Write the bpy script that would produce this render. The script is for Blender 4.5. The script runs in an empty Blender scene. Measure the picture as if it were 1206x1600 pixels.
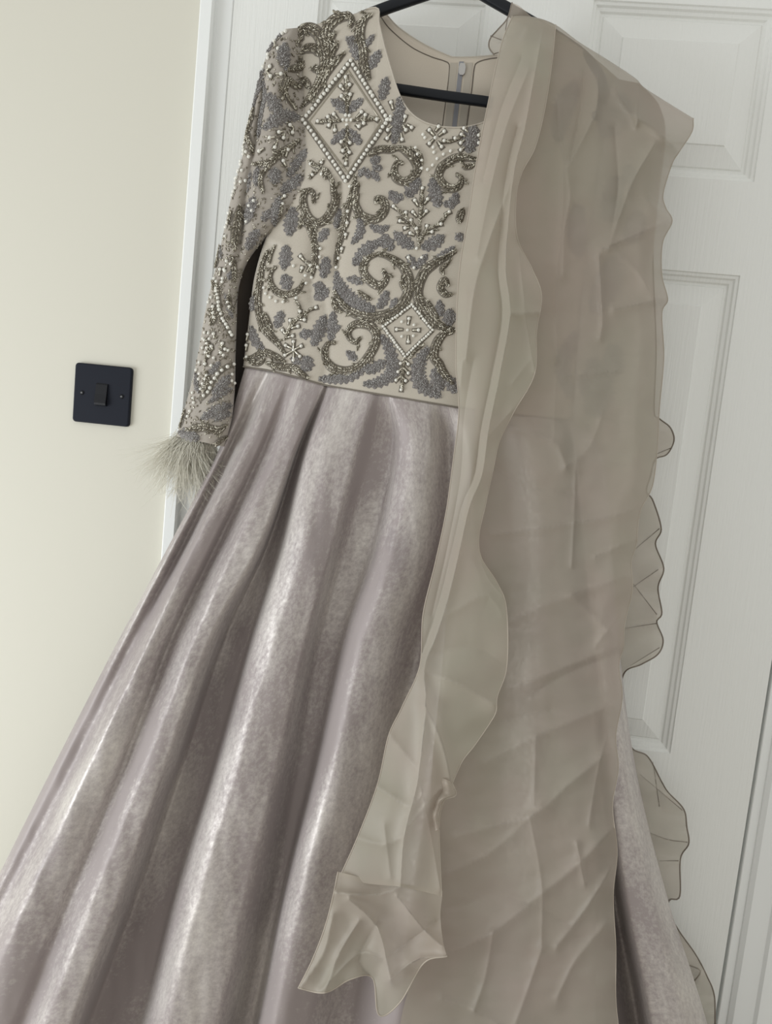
import bpy, bmesh, math, random
import numpy as np
from mathutils import Vector, Matrix, noise
from mathutils.bvhtree import BVHTree

random.seed(7)
rng = np.random.default_rng(11)
scene = bpy.context.scene
COL = scene.collection

# ------------------------------------------------------------------ camera
FPX, CX, CY = 1205.0, 603.0, 800.0
CAM = np.array([0.0, -1.100, 1.276])
RIGHT = np.array([0.99050, 0.09389, 0.10045])
UP = np.array([-0.10962, 0.09826, 0.98910])
FWD = np.array([-0.08299, 0.99072, -0.10762])
cam_d = bpy.data.cameras.new('camera')
cam = bpy.data.objects.new('camera', cam_d)
COL.objects.link(cam)
cam_d.sensor_fit = 'VERTICAL'
cam_d.sensor_height = 24.0
cam_d.lens = FPX / 1600.0 * 24.0
cam_d.clip_start = 0.02
m = Matrix.Identity(4)
for i in range(3):
    m[i][0], m[i][1], m[i][2], m[i][3] = RIGHT[i], UP[i], -FWD[i], CAM[i]
cam.matrix_world = m
scene.camera = cam

# ------------------------------------------------------------------ light
world = bpy.data.worlds.new('world')
scene.world = world
world.use_nodes = True
bg = world.node_tree.nodes['Background']
bg.inputs[0].default_value = (1.0, 1.0, 0.965, 1)
bg.inputs[1].default_value = 0.76

def area_light(name, loc, target, sx, sy, power, color):
    d = bpy.data.lights.new(name, 'AREA')
    d.shape = 'RECTANGLE'
    d.size, d.size_y, d.energy, d.color = sx, sy, power, color
    o = bpy.data.objects.new(name, d)
    COL.objects.link(o)
    o.location = loc
    o.rotation_euler = (Vector(target) - Vector(loc)).to_track_quat('-Z', 'Y').to_euler()
    return o

area_light('window_daylight', (-2.1, -1.15, 0.60), (-0.3, 0, 0.7), 1.2, 1.2, 33, (0.90, 0.955, 1.0))
scene.view_settings.view_transform = 'Standard'
scene.view_settings.look = 'None'
scene.view_settings.gamma = 1.0
scene.view_settings.use_curve_mapping = False
scene.view_settings.exposure = 0.0

# ------------------------------------------------------------------ helpers
def lin(r, g, b):
    f = lambda c: (c / 255 / 12.92) if c / 255 <= 0.04045 else ((c / 255 + 0.055) / 1.055) ** 2.4
    return (f(r), f(g), f(b), 1.0)

def P(px, py, Y):
    """photo pixel + distance from the door plane -> world point"""
    d = RIGHT * ((px - CX) / FPX) - UP * ((py - CY) / FPX) + FWD
    return CAM + d * ((Y - CAM[1]) / d[1])

def PA(px, py, Y):
    px, py, Y = (np.asarray(a, float) for a in (px, py, Y))
    d = RIGHT[None] * ((px.ravel() - CX) / FPX)[:, None] - UP[None] * ((py.ravel() - CY) / FPX)[:, None] + FWD[None]
    return CAM[None] + d * ((Y.ravel() - CAM[1]) / d[:, 1])[:, None]

def tag(o, label=None, cat=None, kind=None, group=None):
    if label: o['label'] = label
    if cat: o['category'] = cat
    if kind: o['kind'] = kind
    if group: o['group'] = group
    return o

def empty(name, loc):
    o = bpy.data.objects.new(name, None)
    COL.objects.link(o)
    o.location = loc
    o.empty_display_size = 0.05
    return o

ROOTLOC = {}
def link(name, me, mats, parent=None, smooth=True):
    o = bpy.data.objects.new(name, me)
    COL.objects.link(o)
    for mt in (mats if isinstance(mats, (list, tuple)) else [mats]):
        me.materials.append(mt)
    if smooth:
        me.polygons.foreach_set('use_smooth', [True] * len(me.polygons))
    if parent is not None:
        o.parent = parent
        # keep world coordinates: meshes are authored in world space
        p, off = parent, Vector((0, 0, 0))
        while p is not None:
            off += p.location
            p = p.parent
        o.location = -off
    return o

def mesh_py(name, verts, faces, mats, parent=None, smooth=True, matidx=None, uv=None):
    me = bpy.data.meshes.new(name)
    me.from_pydata([tuple(v) for v in verts], [], [tuple(f) for f in faces])
    if matidx is not None:
        me.polygons.foreach_set('material_index', [int(i) for i in matidx])
    if uv is not None:
        layer = me.uv_layers.new(name='UVMap')
        li = np.zeros(len(me.loops), dtype=np.int32)
        me.loops.foreach_get('vertex_index', li)
        layer.data.foreach_set('uv', np.asarray(uv, float)[li].ravel())
    me.update()
    return link(name, me, mats, parent, smooth)

def bm_obj(name, bm, mats, parent=None, smooth=False):
    me = bpy.data.meshes.new(name)
    bmesh.ops.recalc_face_normals(bm, faces=bm.faces)
    bm.to_mesh(me)
    bm.free()
    return link(name, me, mats, parent, smooth)

def bm_box(bm, x0, x1, y0, y1, z0, z1, bevel=0.0, seg=2):
    vs = [bm.verts.new((x, y, z)) for x in (x0, x1) for y in (y0, y1) for z in (z0, z1)]
    fs = [(0, 1, 3, 2), (4, 6, 7, 5), (0, 4, 5, 1), (2, 3, 7, 6), (0, 2, 6, 4), (1, 5, 7, 3)]
    faces = [bm.faces.new([vs[i] for i in f]) for f in fs]
    if bevel > 0:
        es = list({e for f in faces for e in f.edges})
        bmesh.ops.bevel(bm, geom=es, offset=bevel, segments=seg, affect='EDGES', profile=0.6)

def catmull(pts, n):
    """n samples, arc-length spaced, of a Catmull-Rom through pts (any dimension)"""
    p = np.asarray(pts, float)
    if len(p) == 2:
        t = np.linspace(0, 1, n)[:, None]
        return p[0] * (1 - t) + p[1] * t
    q = np.vstack([2 * p[0] - p[1], p, 2 * p[-1] - p[-2]])
    out = []
    for i in range(len(p) - 1):
        a, b, c, d = q[i], q[i + 1], q[i + 2], q[i + 3]
        t = np.linspace(0, 1, 14, endpoint=False)[:, None]
        out.append(0.5 * ((2 * b) + (-a + c) * t + (2 * a - 5 * b + 4 * c - d) * t ** 2 + (-a + 3 * b - 3 * c + d) * t ** 3))
    out.append(p[-1:])
    s = np.vstack(out)
    L = np.r_[0, np.cumsum(np.linalg.norm(np.diff(s[:, :2], axis=0), axis=1))]
    t = np.linspace(0, L[-1], n)
    return np.stack([np.interp(t, L, s[:, k]) for k in range(s.shape[1])], 1)

def plen(pts):
    p = np.asarray(pts, float)
    return float(np.linalg.norm(np.diff(p[:, :2], axis=0), axis=1).sum())

def smooth01(x):
    x = np.clip(x, 0, 1)
    return x * x * (3 - 2 * x)

def grid_mesh(name, G, mats, parent=None, uvscale=1.0, flip=False):
    """G: (nv, nu, 3) world points"""
    nv, nu = G.shape[:2]
    idx = np.arange(nv * nu).reshape(nv, nu)
    a, b, c, d = idx[:-1, :-1].ravel(), idx[:-1, 1:].ravel(), idx[1:, 1:].ravel(), idx[1:, :-1].ravel()
    F = np.stack([a, d, c, b], 1) if not flip else np.stack([a, b, c, d], 1)
    row = G[nv // 2]
    us = np.r_[0, np.cumsum(np.linalg.norm(np.diff(row, axis=0), axis=1))]
    colm = G[:, nu // 2]
    vs = np.r_[0, np.cumsum(np.linalg.norm(np.diff(colm, axis=0), axis=1))]
    uu, vv = np.meshgrid(us, vs)
    return mesh_py(name, G.reshape(-1, 3), F, mats, parent, True, None, np.stack([uu.ravel(), vv.ravel()], 1))

def coons(top, bottom, left, right, nu, nv):
    T, B = catmull(top, nu), catmull(bottom, nu)
    L, R = catmull(left, nv), catmull(right, nv)
    u = np.linspace(0, 1, nu)[None, :, None]
    v = np.linspace(0, 1, nv)[:, None, None]
    S = (1 - v) * T[None] + v * B[None] + (1 - u) * L[:, None] + u * R[:, None]
    C = (1 - u) * (1 - v) * T[0] + u * (1 - v) * T[-1] + (1 - u) * v * B[0] + u * v * B[-1]
    return S - C, np.broadcast_to(u[..., 0], (nv, nu)), np.broadcast_to(v[..., 0], (nv, nu))

def seg_dist(X, Y, pts):
    d = np.full(X.shape, 1e9)
    for (x0, y0), (x1, y1) in zip(pts[:-1], pts[1:]):
        dx, dy = x1 - x0, y1 - y0
        t = np.clip(((X - x0) * dx + (Y - y0) * dy) / (dx * dx + dy * dy + 1e-9), 0, 1)
        d = np.minimum(d, np.hypot(X - x0 - t * dx, Y - y0 - t * dy))
    return d

def creases(X, Y, items):
    out = np.zeros(X.shape)
    for pts, amp, w in items:
        pts = catmull(pts, max(4, int(plen(pts) / 14))) if len(pts) > 2 else np.asarray(pts, float)
        out += amp * np.exp(-seg_dist(X, Y, pts) / w)
    return out

def fnoise(X, Y, sx, sy, seed):
    return np.array([noise.noise(Vector((x * sx, y * sy, seed))) for x, y in zip(X.ravel(), Y.ravel())]).reshape(X.shape)

def tube(name, pts, radii, mats, parent=None, sides=8):
    V, F = tube_vf(pts, radii, sides)
    return mesh_py(name, V, F, mats, parent)

def tube_vf(pts, radii, sides=8, base=0, cap=True):
    pts = np.asarray(pts, float)
    n = len(pts)
    radii = np.broadcast_to(np.asarray(radii, float), (n,))
    V, F = [], []
    ref = np.array([0.0, -1.0, 0.2])
    for i in range(n):
        t = pts[min(i + 1, n - 1)] - pts[max(i - 1, 0)]
        t = t / (np.linalg.norm(t) + 1e-12)
        a = np.cross(t, ref)
        if np.linalg.norm(a) < 1e-4: a = np.cross(t, [1, 0, 0])
        a /= np.linalg.norm(a)
        b = np.cross(t, a)
        for k in range(sides):
            an = 2 * math.pi * k / sides
            V.append(pts[i] + radii[i] * (math.cos(an) * a + math.sin(an) * b))
    for i in range(n - 1):
        for k in range(sides):
            k2 = (k + 1) % sides
            F.append((base + i * sides + k, base + i * sides + k2, base + (i + 1) * sides + k2, base + (i + 1) * sides + k))
    if cap:
        F.append(tuple(base + k for k in range(sides)))
        F.append(tuple(base + (n - 1) * sides + k for k in reversed(range(sides))))
    return V, F

# ------------------------------------------------------------------ materials
def mat(name, color, rough=0.5, metal=0.0, **kw):
    mt = bpy.data.materials.new(name)
    mt.use_nodes = True
    b = mt.node_tree.nodes['Principled BSDF']
    b.inputs['Base Color'].default_value = color
    b.inputs['Roughness'].default_value = rough
    b.inputs['Metallic'].default_value = metal
    for k, v in kw.items():
        b.inputs[k].default_value = v
    return mt

def nodes(mt):
    return mt.node_tree.nodes, mt.node_tree.links, mt.node_tree.nodes['Principled BSDF']

def add_noise(mt, scale, coord='Object', vec=(1, 1, 1), detail=4, rough=0.6):
    N, L, b = nodes(mt)
    tc = N.new('ShaderNodeTexCoord')
    mp = N.new('ShaderNodeMapping')
    mp.inputs['Scale'].default_value = vec
    nz = N.new('ShaderNodeTexNoise')
    nz.inputs['Scale'].default_value = scale
    nz.inputs['Detail'].default_value = detail
    nz.inputs['Roughness'].default_value = rough
    L.new(tc.outputs[coord], mp.inputs['Vector'])
    L.new(mp.outputs['Vector'], nz.inputs['Vector'])
    return nz.outputs['Fac']

def ramp(mt, fac, stops):
    N, L, b = nodes(mt)
    r = N.new('ShaderNodeValToRGB')
    while len(r.color_ramp.elements) < len(stops):
        r.color_ramp.elements.new(0.5)
    for e, (p, c) in zip(r.color_ramp.elements, stops):
        e.position, e.color = p, (c if len(c) == 4 else (*c, 1))
    L.new(fac, r.inputs['Fac'])
    return r.outputs['Color']

def bump(mt, fac, strength, dist):
    N, L, b = nodes(mt)
    bp = N.new('ShaderNodeBump')
    bp.inputs['Strength'].default_value = strength
    bp.inputs['Distance'].default_value = dist
    L.new(fac, bp.inputs['Height'])
    L.new(bp.outputs['Normal'], b.inputs['Normal'])
    return bp

M = {}
M['wall'] = mat('cream_paint', lin(212, 209, 196), 0.75)
bump(M['wall'], add_noise(M['wall'], 260, vec=(1, 1, 1)), 0.08, 0.001)
M['gloss'] = mat('white_gloss', lin(236, 238, 236), 0.35)
bump(M['gloss'], add_noise(M['gloss'], 60, vec=(1, 1, 0.15)), 0.05, 0.001)
M['door'] = mat('white_door', lin(232, 233, 229), 0.42)
bump(M['door'], add_noise(M['door'], 42, vec=(7, 1, 0.30), detail=5, rough=0.65), 0.45, 0.0016)
M['floor'] = mat('floor_carpet', lin(186, 178, 168), 0.9)
_f = add_noise(M['floor'], 300)
nodes(M['floor'])[1].new(ramp(M['floor'], _f, [(0.3, lin(170, 162, 152)), (0.7, lin(200, 192, 182))]), nodes(M['floor'])[2].inputs['Base Color'])
M['black_plate'] = mat('matt_black_metal', lin(30, 33, 42), 0.55, **{'Specular IOR Level': 0.15})
M['black_rocker'] = mat('black_plastic', lin(22, 23, 27), 0.4, **{'Specular IOR Level': 0.3})
M['screw'] = mat('screw_steel', lin(150, 150, 150), 0.35, 0.9)
M['hanger'] = mat('hanger_black', lin(24, 27, 32), 0.45, **{'Specular IOR Level': 0.25})
bump(M['hanger'], add_noise(M['hanger'], 400), 0.06, 0.0004)
M['steel'] = mat('hook_steel', lin(170, 170, 172), 0.3, 1.0)

def fabric(name, c1, c2, rough, scale=900, sheen=0.3):
    mt = mat(name, c1, rough)
    f = add_noise(mt, scale, 'UV', (1, 1, 1), 2)
    N, L, b = nodes(mt)
    L.new(ramp(mt, f, [(0.3, c1), (0.7, c2)]), b.inputs['Base Color'])
    bump(mt, f, 0.15, 0.0004)
    b.inputs['Sheen Weight'].default_value = sheen
    b.inputs['Sheen Roughness'].default_value = 0.5
    return mt

M['bodice'] = fabric('bodice_satin', lin(180, 172, 158), lin(190, 182, 168), 0.45)
M['lining'] = fabric('lining_satin', lin(202, 191, 175), lin(208, 198, 182), 0.4)
M['sleeve'] = fabric('sleeve_net', lin(150, 142, 132), lin(168, 160, 149), 0.55)
M['brown_cloth'] = fabric('brown_cloth', lin(92, 80, 70), lin(104, 92, 80), 0.7)
M['zip'] = mat('zip_teeth', lin(140, 141, 147), 0.5)
M['thread'] = mat('seam_thread', lin(118, 110, 100), 0.7)

# skirt: lilac grey satin with rubbed silver foil
sk = M['skirt'] = mat('foiled_satin', lin(160, 151, 152), 0.4)
N, L, b = nodes(sk)
big = add_noise(sk, 7.0, 'UV', (1.5, 0.45, 1), 4, 0.6)
fine = add_noise(sk, 190, 'UV', (1.0, 0.7, 1), 5, 0.75)
mul = N.new('ShaderNodeMath'); mul.operation = 'MULTIPLY_ADD'
L.new(fine, mul.inputs[0]); mul.inputs[1].default_value = 0.55; L.new(big, mul.inputs[2])
foil = N.new('ShaderNodeMapRange')
foil.inputs['From Min'].default_value = 0.72
foil.inputs['From Max'].default_value = 1.06
L.new(mul.outputs[0], foil.inputs['Value'])
cm = N.new('ShaderNodeMix'); cm.data_type = 'RGBA'
L.new(foil.outputs['Result'], cm.inputs['Factor'])
cm.inputs[6].default_value = lin(155, 145, 143)
cm.inputs[7].default_value = lin(222, 217, 210)
smud = add_noise(sk, 13, 'UV', (1.3, 0.6, 1), 6, 0.72)
sm = N.new('ShaderNodeMapRange')
sm.inputs['From Min'].default_value = 0.55; sm.inputs['From Max'].default_value = 0.72
sm.inputs['To Min'].default_value = 0.0; sm.inputs['To Max'].default_value = 0.42
L.new(smud, sm.inputs['Value'])
cm2 = N.new('ShaderNodeMix'); cm2.data_type = 'RGBA'
L.new(sm.outputs['Result'], cm2.inputs['Factor'])
L.new(cm.outputs[2], cm2.inputs[6]); cm2.inputs[7].default_value = lin(122, 113, 114)
L.new(cm2.outputs[2], b.inputs['Base Color'])
mm = N.new('ShaderNodeMapRange')
mm.inputs['To Min'].default_value = 0.12; mm.inputs['To Max'].default_value = 0.6
L.new(foil.outputs['Result'], mm.inputs['Value']); L.new(mm.outputs['Result'], b.inputs['Metallic'])
rr = N.new('ShaderNodeMapRange')
rr.inputs['To Min'].default_value = 0.55; rr.inputs['To Max'].default_value = 0.42
L.new(foil.outputs['Result'], rr.inputs['Value']); L.new(rr.outputs['Result'], b.inputs['Roughness'])
bump(sk, fine, 0.14, 0.0005)
b.inputs['Sheen Weight'].default_value = 0.15

def organza(name, c, alpha, trans=0.35):
    mt = bpy.data.materials.new(name)
    mt.use_nodes = True
    N, L = mt.node_tree.nodes, mt.node_tree.links
    b = N['Principled BSDF']
    b.inputs['Base Color'].default_value = c
    b.inputs['Roughness'].default_value = 0.5
    b.inputs['Sheen Weight'].default_value = 0.25
    out = N['Material Output']
    tl = N.new('ShaderNodeBsdfTranslucent'); tl.inputs['Color'].default_value = c
    # shot weave: the cloth drifts between a pink and a green beige
    fac = add_noise(mt, 9.0, 'Object', (1, 1, 0.8), 3, 0.55)
    col = ramp(mt, fac, [(0.36, (c[0] * 1.03, c[1] * 0.99, c[2] * 1.0)), (0.64, (c[0] * 0.97, c[1] * 1.0, c[2] * 0.97))])
    L.new(col, b.inputs['Base Color']); L.new(col, tl.inputs['Color'])
    m1 = N.new('ShaderNodeMixShader'); m1.inputs[0].default_value = trans
    L.new(b.outputs[0], m1.inputs[1]); L.new(tl.outputs[0], m1.inputs[2])
    tp = N.new('ShaderNodeBsdfTransparent'); tp.inputs['Color'].default_value = (0.97, 0.96, 0.94, 1)
    m2 = N.new('ShaderNodeMixShader'); m2.inputs[0].default_value = alpha
    L.new(tp.outputs[0], m2.inputs[1]); L.new(m1.outputs[0], m2.inputs[2])
    L.new(m2.outputs[0], out.inputs['Surface'])
    return mt

M['organza'] = organza('organza', lin(184, 174, 161), 0.74)
M['organza_fold'] = organza('organza_folded', lin(192, 184, 170), 0.78)
M['organza_thin'] = organza('organza_single', lin(190, 181, 167), 0.62)
M['hem'] = mat('rolled_hem', lin(176, 166, 152), 0.6)
M['hem_dark'] = mat('dark_hem_and_fold_shade', lin(128, 119, 108), 0.6)  # dark hem thread; also colours the painted fold shade of the back layer

M['bead_dark'] = mat('bead_bronze', lin(116, 109, 95), 0.3, 0.75)
M['bead_mid'] = mat('bead_pewter', lin(158, 151, 136), 0.28, 0.75)
M['bead_light'] = mat('bead_silver', lin(208, 203, 188), 0.22, 0.7)
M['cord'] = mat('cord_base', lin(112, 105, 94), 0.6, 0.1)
M['leaf'] = mat('leaf_thread', lin(147, 144, 141), 0.6, 0.1)
M['leaf_dark'] = mat('leaf_thread_dark', lin(118, 113, 110), 0.6, 0.1)
M['leaf_light'] = mat('leaf_sequin', lin(186, 184, 181), 0.3, 0.4)
M['pearl'] = mat('pearl', lin(226, 224, 215), 0.22, 0.0, **{'Coat Weight': 0.5})
M['feather'] = mat('feather', lin(226, 222, 208), 0.7)
M['dark_gap'] = mat('shadow_gap', lin(60, 58, 52), 0.8)

# ------------------------------------------------------------------ setting
GROUND = 0.0
def box_obj(name, dims, mt, parent=None, bevel=0.0, kind=None):
    bm = bmesh.new()
    bm_box(bm, *dims, bevel=bevel)
    o = bm_obj(name, bm, mt, parent)
    if kind: tag(o, kind=kind)
    return o

DX0, DX1, DZ1 = -0.372, 0.468, 1.981
tag(box_obj('floor', (-2.6, 2.2, -3.2, 0.2, -0.05, 0.0), M['floor']), kind='structure')
# wall around the door opening: two sides and the piece above
bm = bmesh.new()
bm_box(bm, -2.6, DX0 - 0.040, 0.0, 0.12, 0, 2.5)
bm_box(bm, DX1 + 0.078, 2.2, 0.0, 0.12, 0, 2.5)
bm_box(bm, DX0 - 0.040, DX1 + 0.078, 0.0, 0.12, DZ1 + 0.05, 2.5)
tag(bm_obj('wall_back', bm, M['wall']), kind='structure')

def strip_profile(name, prof, z0, z1, mt):
    """vertical trim: prof = list of (x, y) front outline, extruded in z"""
    n = len(prof)
    V = [(x, y, z0) for x, y in prof] + [(x, y, z1) for x, y in prof]
    F = [(i, i + 1, n + i + 1, n + i) for i in range(n - 1)]
    F += [tuple(range(n)), tuple(range(2 * n - 1, n - 1, -1))]
    o = mesh_py(name, V, F, mt, None, False)
    return tag(o, kind='structure')

xl = DX0 - 0.002
strip_profile('trim_1', [(xl - 0.041, 0.03), (xl - 0.041, -0.012), (xl - 0.039, -0.014), (xl - 0.024, -0.014), (xl - 0.0215, -0.011),
                         (xl - 0.0215, -0.003), (xl - 0.020, -0.0015), (xl + 0.0002, -0.0005), (xl + 0.0014, 0.0006), (xl + 0.0014, 0.03)], 0, DZ1 + 0.05, M['gloss'])
xr = DX1 + 0.0045
strip_profile('trim_2', [(xr, 0.04), (xr, 0.0005), (xr + 0.001, -0.0005), (xr + 0.012, -0.0005), (xr + 0.0125, -0.003), (xr + 0.018, -0.008),
                         (xr + 0.032, -0.0095), (xr + 0.044, -0.011), (xr + 0.048, -0.0155), (xr + 0.070, -0.017), (xr + 0.074, -0.014), (xr + 0.074, 0.03)], 0, DZ1 + 0.05, M['gloss'])
tag(box_obj('trim_3', (xl - 0.041, xr + 0.074, -0.014, 0.03, DZ1 + 0.004, DZ1 + 0.06), M['gloss'], bevel=0.003), kind='structure')

# door leaf: stiles and rails as one sheet with openings, six moulded panels set in
stile = 0.118
px_cols = [(DX0 + stile, DX0 + stile + 0.237), (DX1 - stile - 0.237, DX1 - stile)]
pz_rows = [(1.276 + 0.371, 1.276 + 0.587), (1.276 - 0.421, 1.276 + 0.250), (0.205, 1.276 - 0.421 - 0.185)]
xs = sorted({DX0, DX1, *[v for c in px_cols for v in c]})
zs = sorted({0.006, DZ1, *[v for c in pz_rows for v in c]})
bm = bmesh.new()
yf, yb = 0.0, 0.036
def is_hole(xa, za):
    return any(c[0] - 1e-6 <= xa < c[1] - 1e-6 for c in px_cols) and any(r[0] - 1e-6 <= za < r[1] - 1e-6 for r in pz_rows)
vv = {}
def gv(x, z, y):
    k = (round(x, 5), round(z, 5), y)
    if k not in vv: vv[k] = bm.verts.new((x, y, z))
    return vv[k]
for i in range(len(xs) - 1):
    for j in range(len(zs) - 1):
        x0, x1, z0, z1 = xs[i], xs[i + 1], zs[j], zs[j + 1]
        bm.faces.new([gv(x0, z0, yb), gv(x0, z1, yb), gv(x1, z1, yb), gv(x1, z0, yb)])
        if not is_hole(x0, z0):
            bm.faces.new([gv(x0, z0, yf), gv(x1, z0, yf), gv(x1, z1, yf), gv(x0, z1, yf)])
for i in range(len(xs) - 1):
    for z in (zs[0], zs[-1]):
        bm.faces.new([gv(xs[i], z, yf), gv(xs[i + 1], z, yf), gv(xs[i + 1], z, yb), gv(xs[i], z, yb)])
for j in range(len(zs) - 1):
    for x in (xs[0], xs[-1]):
        bm.faces.new([gv(x, zs[j], yf), gv(x, zs[j + 1], yf), gv(x, zs[j + 1], yb), gv(x, zs[j], yb)])
door = tag(bm_obj('door_1', bm, M['door']), kind='structure')

PROF = [(0, 0), (0.0012, 0.0022), (0.0045, 0.0030), (0.0065, 0.0060), (0.0105, 0.0072), (0.0125, 0.0098), (0.0155, 0.0102),
        (0.0170, 0.0085), (0.0430, 0.0032), (0.0445, 0.0018)]
for (x0, x1) in px_cols:
    for (z0, z1) in pz_rows:
        V, F = [], []
        for (o_, d_) in PROF:
            V += [(x0 + o_, d_, z0 + o_), (x1 - o_, d_, z0 + o_), (x1 - o_, d_, z1 - o_), (x0 + o_, d_, z1 - o_)]
        for r in range(len(PROF) - 1):
            for k in range(4):
                k2 = (k + 1) % 4
                F.append((r * 4 + k, r * 4 + k2, r * 4 + 4 + k2, r * 4 + 4 + k))
        r = (len(PROF) - 1) * 4
        F.append((r, r + 1, r + 2, r + 3))
        mesh_py('door_panel', V, F, M['door'], door, False)

# ------------------------------------------------------------------ light switch
sc_ = P(162, 617, 0.0)
sw = tag(empty('light_switch', (sc_[0], 0.0, sc_[2])), 'matt black square light switch plate on the cream wall', 'light switch')
sx, sz = sc_[0], sc_[2]
def rounded_plate(name, cx, cz, w, h, r, y_back, y_front, bev, mt, parent):
    bm = bmesh.new()
    ring = []
    for (qx, qz, a0) in ((w / 2 - r, h / 2 - r, 0), (-w / 2 + r, h / 2 - r, 90), (-w / 2 + r, -h / 2 + r, 180), (w / 2 - r, -h / 2 + r, 270)):
        for k in range(5):
            a = math.radians(a0 + k * 22.5)
            ring.append((cx + qx + r * math.cos(a), cz + qz + r * math.sin(a)))
    vb = [bm.verts.new((x, y_back, z)) for x, z in ring]
    f = bm.faces.new(vb)
    e = bmesh.ops.extrude_face_region(bm, geom=[f])
    top = [g for g in e['geom'] if isinstance(g, bmesh.types.BMVert)]
    bmesh.ops.translate(bm, verts=top, vec=(0, y_front - y_back, 0))
    edges = [ed for ed in bm.edges if all(v in top for v in ed.verts)]
    bmesh.ops.bevel(bm, geom=edges, offset=bev, segments=3, affect='EDGES', profile=0.5)
    return bm_obj(name, bm, mt, parent, False)
rounded_plate('plate', sx, sz, 0.086, 0.086, 0.005, 0.0, -0.0062, 0.0022, M['black_plate'], sw)
# rocker: wedge, its upper half pressed in
rw, rh = 0.0172, 0.0325
bm = bmesh.new()
prof = [(-rh / 2, -0.0064), (-rh / 2 + 0.001, -0.0110), (-rh / 2 + 0.004, -0.0118), (0.0, -0.0098), (rh / 2 - 0.002, -0.0084), (rh / 2, -0.0064)]
vl = [bm.verts.new((sx - rw / 2, y, sz + z)) for z, y in prof]
vr = [bm.verts.new((sx + rw / 2, y, sz + z)) for z, y in prof]
bm.faces.new(vl); bm.faces.new(vr)
for i in range(len(prof)):
    j = (i + 1) % len(prof)
    bm.faces.new([vl[i], vl[j], vr[j], vr[i]])
bm_obj('rocker', bm, M['black_rocker'], sw)
for s in (-1, 1):
    bm = bmesh.new()
    x = sx + s * 0.0302
    r = bmesh.ops.create_cone(bm, cap_ends=True, segments=16, radius1=0.0034, radius2=0.0026, depth=0.0014)
    bmesh.ops.rotate(bm, verts=bm.verts, cent=(0, 0, 0), matrix=Matrix.Rotation(math.radians(90), 3, 'X'))
    bmesh.ops.translate(bm, verts=bm.verts, vec=(x, -0.0068, sz))
    scr = bm_obj('screw', bm, M['black_rocker'], sw)
    bm = bmesh.new()
    bm_box(bm, x - 0.0013, x + 0.0013, -0.0080, -0.0072, sz - 0.0003, sz + 0.0003)
    bm_box(bm, x - 0.0003, x + 0.0003, -0.00802, -0.0072, sz - 0.0013, sz + 0.0013)
    bm_obj('screw_slot', bm, M['screw'], scr)

# ------------------------------------------------------------------ hanger
YH = -0.060
hang = tag(empty('clothes_hanger', tuple(P(719, -27, YH))), 'black plastic clothes hanger holding up the embellished dress', 'hanger')
def flat_bar(name, pts, h, t, mt, parent):
    """rounded bar along px points: h tall (m), t deep (m)"""
    W = np.array([P(*p) for p in pts])
    V, F = [], []
    n, S = len(W), 12
    for i in range(n):
        d = W[min(i + 1, n - 1)] - W[max(i - 1, 0)]
        d /= np.linalg.norm(d)
        up = np.cross(np.array([0, 1.0, 0]), d); up /= np.linalg.norm(up)
        dp = np.cross(d, up)
        for k in range(S):
            a = 2 * math.pi * k / S
            ca, sa = math.cos(a), math.sin(a)
            q = lambda c: math.copysign(abs(c) ** 0.55, c)
            V.append(W[i] + up * (h / 2 * q(ca)) + dp * (t / 2 * q(sa)))
    for i in range(n - 1):
        for k in range(S):
            k2 = (k + 1) % S
            F.append((i * S + k, i * S + k2, (i + 1) * S + k2, (i + 1) * S + k))
    F.append(tuple(range(S))); F.append(tuple((n - 1) * S + k for k in reversed(range(S))))
    return mesh_py(name, V, F, mt, parent)
armL = catmull([(722, -30, YH), (690, -17, YH), (640, 0, YH), (592, 17, YH), (545, 37, YH), (515, 56, YH), (503, 80, YH), (502, 104, YH), (510, 122, YH)], 40)
armR = catmull([(716, -30, YH), (745, -14, YH), (783, 8, YH), (825, 32, YH), (875, 62, YH), (915, 92, YH), (938, 125, YH), (942, 155, YH), (934, 183, YH)], 40)
flat_bar('arm', armL, 0.0135, 0.011, M['hanger'], hang)
flat_bar('arm', armR, 0.0135, 0.011, M['hanger'], hang)
flat_bar('trouser_bar', [(508, 122, YH), (560, 130, YH), (618, 139, YH), (685, 149, YH), (752, 158, YH), (860, 174, YH), (936, 184, YH)], 0.0125, 0.010, M['hanger'], hang)
apex = P(719, -30, YH)
hk = [apex, apex + [0, 0, 0.05]]
zt = DZ1 + 0.010
for k in range(13):
    a = math.pi * k / 12
    cyh, rad = -0.0125, 0.0495
    hk.append(np.array([apex[0], cyh - rad * math.cos(a), zt - 0.03 + 0.03 * math.sin(a) + 0.004]))
hk.append(np.array([apex[0], 0.040, zt - 0.05]))
tube('hook', hk, 0.0022, M['steel'], hang, 8)

# ------------------------------------------------------------------ dress
dress = tag(empty('dress', tuple(P(690, 400, -0.08))), 'long lilac grey gown with beaded bodice and sleeves and pleated shimmering skirt', 'dress')

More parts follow.
